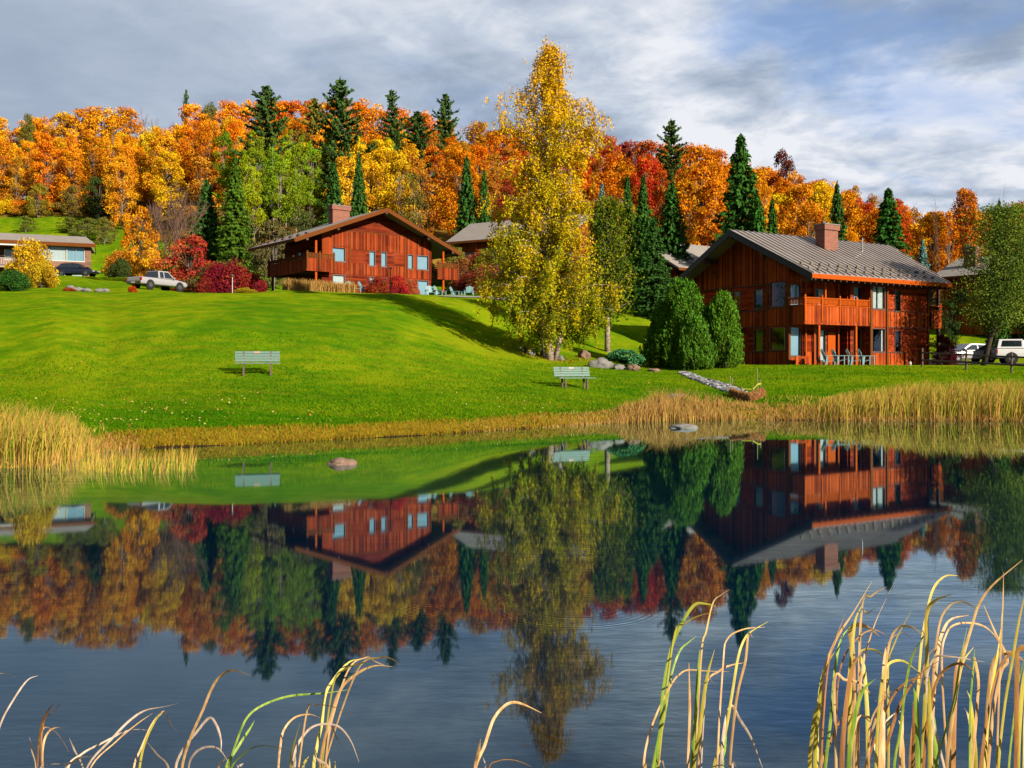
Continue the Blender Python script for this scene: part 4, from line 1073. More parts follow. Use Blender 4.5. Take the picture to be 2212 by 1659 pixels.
# lamp posts
def lamp_post(u, D, h, label, thin=.035, head=.12):
    g = ground(u, D); R = empty('lamp_post', g, 0, label, 'lamp post')
    b = MB(); b.tube([(0, 0, -.1), (0, 0, h)], thin, 8); b.build('pole', POSTW if thin > .03 else WHITEP, R)
    b = MB(); b.tube([(0, 0, h), (0, 0, h + .12), (0, 0, h + .15)], [head, head, head * .4], 10); b.build('lamp_head', DARKM, R)
DARKM = simple('dark_metal', (.04, .035, .03), .5, .4)
lamp_post(843.5, 74, 2.0, 'slim dark lamp post standing on the lawn before the hill chalet', .035, .09)
lamp_post(502, 84, 1.3, 'low white path light beside the crimson bush', .028, .16)
g = ground(1966, 61.6); b = MB(); b.tube([(0, 0, 0), (0, 0, .1), (0, 0, .2), (0, 0, .26)], [.05, .09, .09, .03], 10); tag(b.build('ground_light', WHITEP, loc=g), 'small white ground light near the right corner of the near chalet', 'light')
# utility pole
def upole():
    g = ground(922, 136); R = empty('utility_pole', g, 0, 'utility pole with crossarm rising before the orange hillside', 'utility pole')
    h = at(922, 412, 136).z - g.z
    b = MB(); b.tube([(0, 0, 0), (0, 0, h)], [.17, .12], 8); b.build('pole', PALEW, R)
    b = MB(); b.box(-1.15, 1.15, -.06, .06, h - .5, h - .36); b.build('crossarm', PALEW, R)
    for x in (-1.05, -.5, .5, 1.05): b = MB(); b.tube([(x, 0, h - .36), (x, 0, h - .12)], .06, 6); b.build('insulator', WHITEP, R)
upole()
# white table by the hill chalet
pw = LC @ Vector((3.6, -.7, 0)); R = empty('garden_table', (pw.x, pw.y, gz(pw.x, pw.y)), A_L, 'small white garden table by the tall grass hedge', 'table')
b = MB(); b.box(-.45, .45, -.35, .35, .66, .7); b.build('tabletop', WHITEP, R)
for x in (-.38, .38):
    for y in (-.28, .28): b = MB(); b.box(x - .03, x + .03, y - .03, y + .03, 0, .66); b.build('leg', WHITEP, R)

def rock(label, loc, sx, sy, sz, m, seed, cat='rock', group=None, rz=0.0):
    import bmesh
    bm = bmesh.new(); bmesh.ops.create_icosphere(bm, subdivisions=4, radius=1)
    for v in bm.verts:
        p = v.co.copy(); n1 = mnoise.noise(p * 1.3 + Vector((seed, 0, 0))); n2 = mnoise.noise(p * 3.7 + Vector((0, seed, 0)))
        v.co = p * (1 + .35 * n1 + .12 * n2); v.co.z = max(v.co.z, -.5); v.co.x *= sx; v.co.y *= sy; v.co.z *= sz
    me = bpy.data.meshes.new('rock'); bm.to_mesh(me); bm.free(); me.polygons.foreach_set('use_smooth', [True] * len(me.polygons))
    o = link_mesh('rock', me, m); o.location = loc; o.rotation_euler = (0, 0, rz); return tag(o, label, cat, group)
p = at(737, 1003, 20.7); rock('brown rock breaking the pond surface below the left bench', (p.x, 20.7, .0), .31, .24, .13, ROCKB, 1.2)
p = at(1476, 924, 33.2); rock('flat pale grey rock in the water beside the tan bank grass', (p.x, 33.2, .02), .52, .36, .11, ROCKG, 5.5, rz=.2)
for i, (u, D, a, b_, c, lab) in enumerate([(1298, 55.5, .62, .5, .42, 'large pale boulder left of the low evergreen'), (1338, 55.2, .55, .3, .2, 'flat pale boulder just right of the large one'),
        (1368, 55.0, .42, .35, .28, 'mossy boulder below the low evergreen'), (1207, 57.5, .35, .3, .2, 'small boulder right of the birch trunk'), (1146, 58.2, .35, .3, .25, 'rock in the birch shade left of its trunk'),
        (1128, 59.5, .3, .3, .2, 'upper left rock in the birch shade'), (1180, 58.8, .4, .35, .3, 'pale rock touching the birch trunk'), (1412, 55.3, .5, .3, .12, 'dark low rock in front of the junipers'), (1262, 60, .5, .4, .35, 'brown boulder behind the birch, upslope')]):
    g = ground(u, D); rock(lab, (g.x, g.y, g.z + c * .25), a, b_, c, ROCKG if i not in (2, 7, 8) else ROCKB, 10 + i * 3.1, group='boulders on the slope', rz=i)
for i, (u, D) in enumerate([(160, 89), (171, 90), (187, 88.5), (214, 89), (227, 90), (322 - 170, 91)]):
    g = ground(u, D); rock(['first', 'second', 'third', 'fourth', 'fifth', 'sixth'][[160, 171, 187, 214, 227, 152].index(u) if u != 152 else 5] + ' pale edging stone on the lawn crest right of the golden shrub', (g.x, g.y, g.z + .1), .35, .25, .2, ROCKG, 40 + i, group='pale edging stones')
g = ground(1487, 39.4); rock('small flat stone showing above the tan bank grass', (g.x, 42.5, gz(g.x, 42.5) + .02), .42, .3, .12, ROCKG, 60)

# stones in the swale: too many to count
def swale():
    R_ = np.random.default_rng(5); mb = MB(); import bmesh
    base = []
    for s in range(5):
        bm = bmesh.new(); bmesh.ops.create_icosphere(bm, subdivisions=1, radius=1)
        for v in bm.verts: v.co *= 1 + .35 * mnoise.noise(v.co * 1.5 + Vector((s * 9, 0, 0)))
        base.append(([v.co.copy() for v in bm.verts], [tuple(v.index for v in f.verts) for f in bm.faces])); bm.free()
    C = [(1474, 54, .22), (1505, 50.2, .34), (1540, 47.2, .45), (1570, 45.2, .52), (1600, 43.3, .45)]
    vs = []; fs = []
    for i in range(1100):
        t = R_.uniform(0, len(C) - 1.001); k = int(t); f = t - k
        u, D, w_ = [C[k][j] * (1 - f) + C[k + 1][j] * f for j in range(3)]
        x = (u - CX) / F * D + R_.uniform(-w_, w_) * .8; y = D + R_.uniform(-w_, w_) * .8; s = R_.uniform(.05, .13); z = gz(x, y) + s * .2
        V, Fc = base[i % 5]; b0 = len(vs); q = Matrix.Rotation(R_.uniform(0, 6), 3, 'Z'); sc_ = (s * R_.uniform(.8, 1.5), s, s * .75)
        for p in V:
            r = q @ Vector((p.x * sc_[0], p.y * sc_[1], p.z * sc_[2])); vs.append((x + r.x, y + r.y, z + r.z))
        fs += [tuple(b0 + j for j in ff) for ff in Fc]
    me = bpy.data.meshes.new('swale_stones'); me.from_pydata(vs, [], fs); me.update()
    m, n, out = new_mat('swale_stone'); g = n.new('ShaderNodeNewGeometry'); c = n.ramp(g.outputs['Random Per Island'], [(0, (.02, .02, .022)), (.5, (.10, .10, .11)), (1, (.30, .30, .30))]); bsdf(n, out, c, .9, .15)
    tag(link_mesh('swale_stones', me, m), 'grey stones filling the drainage swale on the right lawn', 'stones', kind='stuff')
swale()
# ------------------------------------------------------------------ vegetation
def profile(kind, t):
    if kind == 'round': return np.sqrt(np.clip(1 - ((t - .45) / .57) ** 2, 0, 1))
    if kind == 'oval': return np.sqrt(np.clip(1 - ((t - .42) / .60) ** 2, 0, 1)) * (1 - .25 * t)
    if kind == 'spread': return np.clip(np.sin(np.clip(t * .92 + .08, 0, 1) * pi) ** .5, 0, 1)
    return 1 - t

def decid_proto(seed, h=14.0, r=4.0, base=.22, kind='round', nclump=48, per=105, ls=.36, clump=1.25, trunk_r=.2, stems=1, name='crown', limbs=True):
    R = np.random.default_rng(seed)
    T = R.uniform(0.02, 1, nclump) ** .8; ang = R.uniform(0, 2 * pi, nclump)
    rad = r * profile(kind, T) * np.sqrt(R.uniform(.12, 1, nclump)) * .86
    rad *= 1 + .22 * np.sin(ang * 2 + seed) + .12 * np.sin(ang * 3 + seed * 2)
    Z = h * (base + (1 - base) * T) - clump * .55
    CC = np.stack([rad * np.cos(ang), rad * np.sin(ang), Z], 1)
    cr = clump * R.uniform(.65, 1.25, nclump) * (1 - .35 * T)
    P = []; NN = []; TV = []
    for c, q in zip(CC, cr):
        n = int(per * R.uniform(.7, 1.3) * (q / clump) ** 1.6) + 8
        d = unit(R.normal(size=(n, 3))); d[:, 2] = d[:, 2] * .9 + .1
        rr = q * (R.uniform(.25, 1, n) ** .4)[:, None]
        P.append(c + d * rr * np.array([1, 1, .82])); NN.append(d)
        TV.append(np.clip(R.uniform(.2, .8) + R.normal(0, .2, n), 0, 1))
    P = np.concatenate(P); NN = np.concatenate(NN); TV = np.concatenate(TV)
    V = leaf_quads(P, ls * R.uniform(.6, 1.25, len(P)), R, NN * .8, elong=1.35)
    crown = quad_mesh('crown', V, TV); crown.materials.append(LEAF)
    mb = MB(); top = h * .8
    for s in range(stems):
        a = 2 * pi * s / max(stems, 1) + seed; lean = 0 if stems == 1 else .12
        pts = [Vector((cos(a) * lean * z + .12 * sin(z * .6 + seed + s), sin(a) * lean * z + .1 * cos(z * .5 + s), z)) for z in np.linspace(-.3, top, 7)]
        mb.tube(pts, [trunk_r * (1 - .8 * i / 6) / (1 if stems == 1 else 1.4) for i in range(7)], 7)
    if limbs:
        for i in range(0, nclump, 2):
            c = Vector(CC[i]); zb = max(h * .15, c.z * .62 - .3); p0 = Vector((0, 0, zb)); mid = p0.lerp(c, .55) + Vector((0, 0, -.15))
            mb.tube([p0, mid, c], [trunk_r * .38, trunk_r * .22, trunk_r * .08], 5, cap=False)
    return dict(h=h, r=r, crown=crown, trunk=mb.mesh('trunk', True))

def conifer_proto(seed, h=14.0, r=2.6, base=.04, kind='spruce', ws=.34):
    R = np.random.default_rng(seed); C = []; AL = []; S = []; TV = []; mb = MB()
    mb.tube([(0, 0, -.3), (0, 0, h * .5), (0, 0, h)], [.2, .11, .02], 7)
    z = h * base
    while z < h - .15:
        t = z / h
        if kind == 'spruce': L0 = r * min(1, (1 - t) * 1.5) ** .9 * 1.12 * (.94 + .12 * sin(z * 5)) + .12; nb = 13; droop = -.22; up = .0
        elif kind == 'narrow': L0 = r * min(1, (1 - t) * 1.6) ** .85 * 1.15 + .1; nb = 12; droop = -.1; up = .1
        else: L0 = r * (min(1, (1 - t) * 1.9) ** .7) * R.uniform(.5, 1.35) + .3; nb = 7; droop = .0; up = .2
        a0 = R.uniform(0, 6.28)
        for b in range(nb):
            a = a0 + 2 * pi * b / nb + R.normal() * .25; L = L0 * (R.uniform(.72, 1.12) if kind != 'pine' else R.uniform(.4, 1.25))
            n = max(5, int(L / (.15 if kind != 'pine' else .13)) * 2)
            s = np.linspace(.12, 1, n)
            zc = z + L * (up * s + droop * s ** 2 + (.14 if kind != 'pine' else .1) * s ** 4) 
            side = R.uniform(-1, 1, n) * (.30 if kind != 'pine' else .34) * L * (1 - s * .75) * .6
            x = cos(a) * L * s - sin(a) * side; y = sin(a) * L * s + cos(a) * side
            k = np.stack([x, y, zc + R.normal(0, .05, n)], 1)
            C.append(k); dirv = np.array([cos(a), sin(a), droop * .6 + up]); AL.append(np.tile(dirv, (n, 1)))
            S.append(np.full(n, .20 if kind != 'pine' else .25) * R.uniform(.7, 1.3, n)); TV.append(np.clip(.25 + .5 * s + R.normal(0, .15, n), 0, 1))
            if kind == 'pine' and b % 2 == 0: mb.tube([(0, 0, z), (cos(a) * L * .8, sin(a) * L * .8, z + L * (up * .8 + droop))], [.05, .02], 4, cap=False)
        z += ws * R.uniform(.8, 1.2) * (1.0 if kind != 'pine' else 1.9) * (1 if t < .8 else .6)
    # leader
    n = 30; zz_ = R.uniform(h * .93, h * 1.01, n); C.append(np.stack([R.normal(0, .05, n), R.normal(0, .05, n), zz_], 1)); AL.append(np.tile([0, 0, 1.], (n, 1))); S.append(np.full(n, .14)); TV.append(np.full(n, .6))
    C = np.concatenate(C); AL = np.concatenate(AL); S = np.concatenate(S); TV = np.concatenate(TV)
    nr = np.stack([C[:, 0], C[:, 1], np.full(len(C), .6)], 1); nr = unit(nr)
    V = leaf_quads(C, S, R, nr * .8, elong=2.3, align=AL * 1.6)
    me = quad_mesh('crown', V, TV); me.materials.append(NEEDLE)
    return dict(h=h, r=r, crown=me, trunk=mb.mesh('trunk', True))

def bare_proto(seed, h=12.0, spread=.5, stems=1, depth=4):
    R = random.Random(seed); mb = MB()
    def br(p, d, L, r, k):
        q = p + d * L * .5 + Vector((R.gauss(0, .04), R.gauss(0, .04), 0)) * L; e = q + (d + Vector((R.gauss(0, .1), R.gauss(0, .1), .08))).normalized() * L * .5
        mb.tube([p, q, e], [r, r * .8, r * .55], 4 if k < 3 else 5, cap=False)
        if k == 0: return
        for i in range(3 if k > 1 else 4):
            a = R.uniform(0, 6.28); s = spread * R.uniform(.5, 1.2); nd = (d + Vector((cos(a) * s, sin(a) * s, .12))).normalized()
            br(p.lerp(e, R.uniform(.45, 1)) if i else e, nd, L * R.uniform(.55, .8), max(r * .5, .012), k - 1)
    for s in range(stems):
        a = 6.28 * s / stems; d = Vector((cos(a) * .22, sin(a) * .22, 1)).normalized() if stems > 1 else Vector((0, 0, 1))
        br(Vector((cos(a) * .1, sin(a) * .1, -.2)), d, h * .36, .13 if stems == 1 else .06, depth)
    return dict(h=h, r=h * .3, crown=None, trunk=mb.mesh('trunk'))

def bush_proto(seed, h=2.5, r=1.8, n=8000, ls=.10, lumps=26, stemmy=True, mat_=None, upright=0.0):
    R = np.random.default_rng(seed); th = R.uniform(0, 2 * pi, lumps); ph = np.arccos(R.uniform(0, 1, lumps))
    C = np.stack([np.sin(ph) * np.cos(th) * r * .68, np.sin(ph) * np.sin(th) * r * .68, np.cos(ph) * h * .68 + h * .1], 1)
    q = r * R.uniform(.26, .46, lumps); k = R.integers(0, lumps, n); d = unit(R.normal(size=(n, 3)))
    P = C[k] + d * (q[k] * R.uniform(.4, 1.05, n) ** .6)[:, None] * np.array([1, 1, .85 * h / r if h < r else 1.1]); P[:, 2] = np.maximum(P[:, 2], .03)
    lt = R.uniform(.2, .8, lumps)
    al = None if not upright else np.tile([0, 0, upright], (n, 1))
    V = leaf_quads(P, ls * R.uniform(.6, 1.3, n), R, d * .8, elong=1.4 if not upright else 2.4, align=al)
    me = quad_mesh('foliage', V, np.clip(lt[k] + R.normal(0, .2, n), 0, 1)); me.materials.append(mat_ or LEAF)
    mb = MB()
    for i in range(9):
        a = i * .7; e = Vector(C[i % lumps]); mb.tube([(cos(a) * .1, sin(a) * .1, -.1), (e.x * .5, e.y * .5, e.z * .5), e], [.05, .035, .015], 5, cap=False)
    return dict(h=h, r=r, crown=me, trunk=mb.mesh('stems', True), bush=True)

ORA, YOR, GOL, BRO, RED, DRD, MAR = (.74, .21, .008), (.84, .33, .012), (.84, .47, .012), (.55, .21, .018), (.62, .085, .012), (.34, .05, .02), (.13, .02, .015)
YGR, GRN, OLV, DGR, SPR, PIN, BSP = (.34, .40, .012), (.13, .24, .012), (.17, .16, .025), (.035, .085, .012), (.042, .105, .018), (.055, .10, .022), (.13, .23, .20)
protos = {
 'maple': [decid_proto(10 + i, 14, 4.1, [.06, .1, .04][i % 3], ['round', 'oval', 'round'][i % 3], 92, 150, .225, 1.3) for i in range(6)],
 'thin': [decid_proto(30 + i, 15, 3.5, .12, 'oval', 60, 105, .205, 1.15) for i in range(3)],
 'aspen': [decid_proto(40 + i, 15, 2.4, .3, 'oval', 48, 130, .195, 1.0, .10) for i in range(3)],
 'spruce': [conifer_proto(50 + i, 13, 2.9) for i in range(2)],
 'narrow': [conifer_proto(55 + i, 11, 1.75, .02, 'narrow', .26) for i in range(2)],
 'pine': [conifer_proto(60 + i, 16, 3.6, .12, 'pine') for i in range(3)],
 'bare': [bare_proto(70 + i, 12) for i in range(2)],
 'barebush': [bare_proto(75, 7, .5, 7, 4)],
 'bush': [bush_proto(80 + i) for i in range(3)],
 'small': [decid_proto(90 + i, 6, 2.6, .08, 'spread', 50, 150, .15, .8, .10, stems=3) for i in range(2)],
}
TRUNKM = {'maple': BARKG, 'thin': BARKG, 'aspen': BIRCHB, 'spruce': BARKD, 'narrow': BARKD, 'pine': BARKD, 'bare': TWIG, 'barebush': TWIG, 'bush': BARKD, 'small': BARKG}
NAMES = {'maple': 'maple_tree', 'thin': 'maple_tree', 'aspen': 'aspen_tree', 'spruce': 'spruce_tree', 'narrow': 'spruce_tree', 'pine': 'pine_tree', 'bare': 'bare_tree', 'barebush': 'bare_shrub', 'bush': 'shrub', 'small': 'small_tree'}
for k, v in protos.items():
    for p in v:
        if len(p['trunk'].materials) == 0: p['trunk'].materials.append(TRUNKM[k])
TR = random.Random(11)
def plant(kind, x, y, h, wid, color, label, group=None, z=None, cat=None, sink=.1, name=None, jit=.08):
    p = protos[kind][TR.randrange(len(protos[kind]))]
    z = gz(x, y) - sink if z is None else z
    R = empty(name or NAMES[kind], (x, y, z), TR.uniform(0, 6.28), label, cat or ('shrub' if kind in ('bush', 'barebush') else 'tree'), group)
    sxy = (wid / 2) / p['r'] if wid else h / p['h'] * TR.uniform(.9, 1.15); sz_ = h / p['h']
    R.scale = (sxy, sxy, sz_)
    if p['crown'] is not None:
        c = link_mesh('foliage' if p.get('bush') else 'crown', p['crown'], None, R)
        j = lambda v: max(.004, v * (1 + TR.uniform(-jit, jit)))
        c.color = (j(color[0] * .66), j(color[1] * .66), j(color[2] * .66), 1)
    link_mesh('stems' if p.get('bush') else 'trunk', p['trunk'], None, R)
    return R
def plant_px(kind, u, D, vtop, wpx, color, label, group=None, **kw):
    D = RD(u, D)
    x = (u - CX) / F * D; z = gz(x, D); h = CZ - (vtop - HZ) / F * D - z
    return plant(kind, x, D, max(h, .4), wpx * D / F if wpx else None, color, label, group, **kw)

# ---- the wooded hill: one tree after the other, coloured as the photograph's patches
SKY_U = [-300, 0, 60, 120, 200, 300, 400, 500, 560, 650, 750, 850, 950, 1040, 1130, 1280, 1330, 1400, 1500, 1560, 1620, 1700, 1760, 1850, 1930, 2000, 2060, 2110, 2170, 2212, 2500]
SKY_V = [255, 250, 252, 248, 226, 232, 226, 214, 212, 210, 212, 226, 246, 262, 275, 292, 292, 300, 308, 325, 350, 362, 380, 396, 428, 450, 452, 450, 452, 440, 450]
def skyv(u): return float(np.interp(u, SKY_U, SKY_V))
def hill_color(u, v):
    """colour, word, kind for a crown whose middle is drawn at column u, row v"""
    r = TR.random(); hi = v - skyv(u)
    def pick(*a):
        q = TR.random() * sum(w_ for w_, *_ in a)
        for w_, c, s, k in a:
            q -= w_
            if q <= 0: return c, s, k
        return a[-1][1:]
    if u < 480: return pick((6, YOR, 'yellow-orange', 'maple'), (4, ORA, 'orange', 'maple'), (.6, GOL, 'golden', 'maple'), (.3, OLV, 'olive', 'thin'), (.5, BRO, 'brown-orange', 'thin'))
    if u < 700:
        if hi > 75: return pick((5, YGR, 'yellow-green', 'aspen'), (3, GRN, 'green', 'aspen'), (1, GOL, 'golden', 'maple'))
        return pick((5, ORA, 'orange', 'maple'), (2, YOR, 'yellow-orange', 'maple'), (1, BRO, 'brown-orange', 'thin'))
    if u < 890:
        if hi > 70: return pick((5, GOL, 'golden', 'maple'), (3, YOR, 'yellow-orange', 'maple'), (1.6, YGR, 'yellow-green', 'aspen'))
        return pick((5, ORA, 'orange', 'maple'), (2, BRO, 'brown-orange', 'maple'), (1, YOR, 'yellow-orange', 'maple'))
    if u < 1060: return pick((4, BRO, 'brown-orange', 'maple'), (3.2, ORA, 'orange', 'maple'), (1.6, RED, 'red', 'maple'), (1, OLV, 'olive', 'thin'))
    if u < 1470: return pick((3.0, RED, 'red', 'maple'), (4.2, ORA, 'orange', 'maple'), (1.6, BRO, 'brown-orange', 'thin'), (.4, DRD, 'dark red', 'maple'))
    if u < 1580: return pick((5, ORA, 'orange', 'maple'), (2, YOR, 'yellow-orange', 'maple'), (1, BRO, 'brown-orange', 'maple'))
    if u < 1800: return pick((4, YOR, 'yellow-orange', 'maple'), (3, ORA, 'orange', 'maple'), (1.4, GOL, 'golden', 'maple'))
    if u < 2000: return pick((4, ORA, 'orange', 'maple'), (2.5, BRO, 'brown-orange', 'thin'), (1.5, RED, 'red', 'maple'))
    return pick((5, ORA, 'orange', 'maple'), (2, YOR, 'yellow-orange', 'maple'), (1.5, BRO, 'brown-orange', 'thin'))
HT = []
def hill_forest():
    rows = [124, 132, 140, 148, 156, 164, 172, 180, 188, 196, 204]
    cnt = 0
    for ri, D0 in enumerate(rows):
        step = (5.3 if D0 < 203 else 4.3) * F / D0; u = -90 + (ri % 2) * step / 2
        while u < 2330:
            uu = u + TR.uniform(-.33, .33) * step; D = D0 + TR.uniform(-3, 3); u += step
            if D0 < 170 and uu < 262: continue
            if D0 < 152 and uu < 430: continue
            if D0 < 135 and 480 < uu < 700: continue
            if D0 < 130 and 1310 < uu < 1500: continue
            if uu > 1700 and D0 > 184: continue
            if 1120 < uu < 1230 and D0 < 190: continue       # wholly behind the big birch
            x = (uu - CX) / F * D; g = gz(x, D); vb = HZ - (g - CZ) / D * F
            last = (ri == len(rows) - 1) or (uu > 1700 and ri == 7) 
            h = TR.uniform(10, 14) if not last else (CZ - (skyv(uu) + TR.uniform(-4, 4) - HZ) / F * D - g)
            h = min(h, CZ - (skyv(uu) + 4 - HZ) / F * D - g) if not last else h
            h = max(6.0, min(h, 21))
            vt = HZ - (g + h - CZ) / D * F
            c, wd, k = hill_color(uu, vt + 25)
            if last and TR.random() < .10: k = 'bare'
            wid = (TR.uniform(4.8, 7.2) if not last else h * TR.uniform(.52, .66)) if k == 'maple' else (TR.uniform(3.8, 5.0) if k == 'aspen' else TR.uniform(4.6, 6.4))
            if k == 'bare': HT.append((plant('bare', x, D, h + 1.2, None, c, 'x', 'trees of the wooded hillside'), 'leafless grey', uu, ri)); cnt += 1; continue
            HT.append((plant(k, x, D, h, wid, c, 'x', 'trees of the wooded hillside', jit=.16), wd, uu, ri)); cnt += 1
    print('hill trees', cnt)
hill_forest()
ZONES = [(60, 'at the far left'), (130, 'above the lodge roof'), (200, 'above the left meadow'), (262, 'above the orchard'), (330, 'above the glowing orange tree'), (400, 'above the leafless shrub'), (480, 'left of the aspens'),
 (560, 'above the leftmost aspens'), (640, 'above the middle aspens'), (700, 'above the rightmost aspens'), (770, 'above the chalet chimney'), (850, 'above the chalet ridge'), (930, 'near the utility pole'), (1000, 'right of the utility pole'),
 (1190, 'left of the birch'), (1340, 'right of the birch'), (1420, 'above the pointed spruces'), (1500, 'above the rightmost pointed spruce'), (1600, 'left of the tallest spruce'), (1700, 'under the maroon tree'), (1790, 'behind the brick chimney'),
 (1900, 'behind the vent pipe'), (2000, 'behind the broad spruce'), (2080, 'left of the tall right maple'), (9999, 'at the right edge')]
def zone(u): return next(z for l, z in ZONES if u < l)
ORD = ['leftmost', 'second from left', 'third from left', 'fourth from left', 'fifth from left', 'sixth from left', 'seventh from left']
def name_hill():
    G = {}
    for o, wd, u, ri in HT:
        tier = 'skyline' if (ri >= 10 or (u > 1700 and ri >= 7)) else ('upper' if ri >= 6 else ('middle' if ri >= 3 else 'lower'))
        G.setdefault((wd, tier, zone(u)), []).append((u, ri, o))
    for (wd, tier, z), L in G.items():
        L.sort(key=lambda q: (q[0], q[1]))
        for i, (u, ri, o) in enumerate(L):
            place = {'skyline': 'on the skyline', 'upper': 'high on the hillside', 'middle': 'halfway up the hillside', 'lower': 'low on the hillside'}[tier]
            o['label'] = ('%s tree %s %s' % (wd, place, z)) + ('' if len(L) == 1 else ', ' + ORD[min(i, 6)])
name_hill()

# understorey closing the forest floor
FS = []
for i in range(64):
    u = TR.uniform(280, 1300) if i < 30 else (TR.uniform(1500, 2212) if i < 46 else TR.uniform(-20, 262)); D = TR.uniform(113, 122) if i < 30 else (TR.uniform(106, 116) if i < 46 else TR.uniform(170, 174))
    if 560 < u < 1000 and D < 116: D = 117
    c = [OLV, BRO, (.22, .12, .04), GRN, OLV, (.30, .10, .03)][i % 6] if i < 46 else [YOR, ORA, OLV, GOL, BRO][i % 5]
    x = (u - CX) / F * D
    R_ = plant('bush', x, D, TR.uniform(2.2, 4.2) * (1 if i < 46 else .7), TR.uniform(4, 7) * (1 if i < 46 else .7), c, '%s shrub below the wood %s' % (['olive', 'brown', 'dull brown', 'green', 'olive', 'rust'][i % 6] if i < 46 else ['yellow', 'orange', 'olive', 'golden', 'brown'][i % 5], zone(u)), 'shrubs at the foot of the hill')
    FS.append((R_, u))

by = {}
for o, u in FS: by.setdefault(o['label'], []).append((u, o))
for l, L in by.items():
    if len(L) > 1:
        for i, (u, o) in enumerate(sorted(L, key=lambda q: q[0])): o['label'] = l + ', ' + ORD[min(i, 6)]
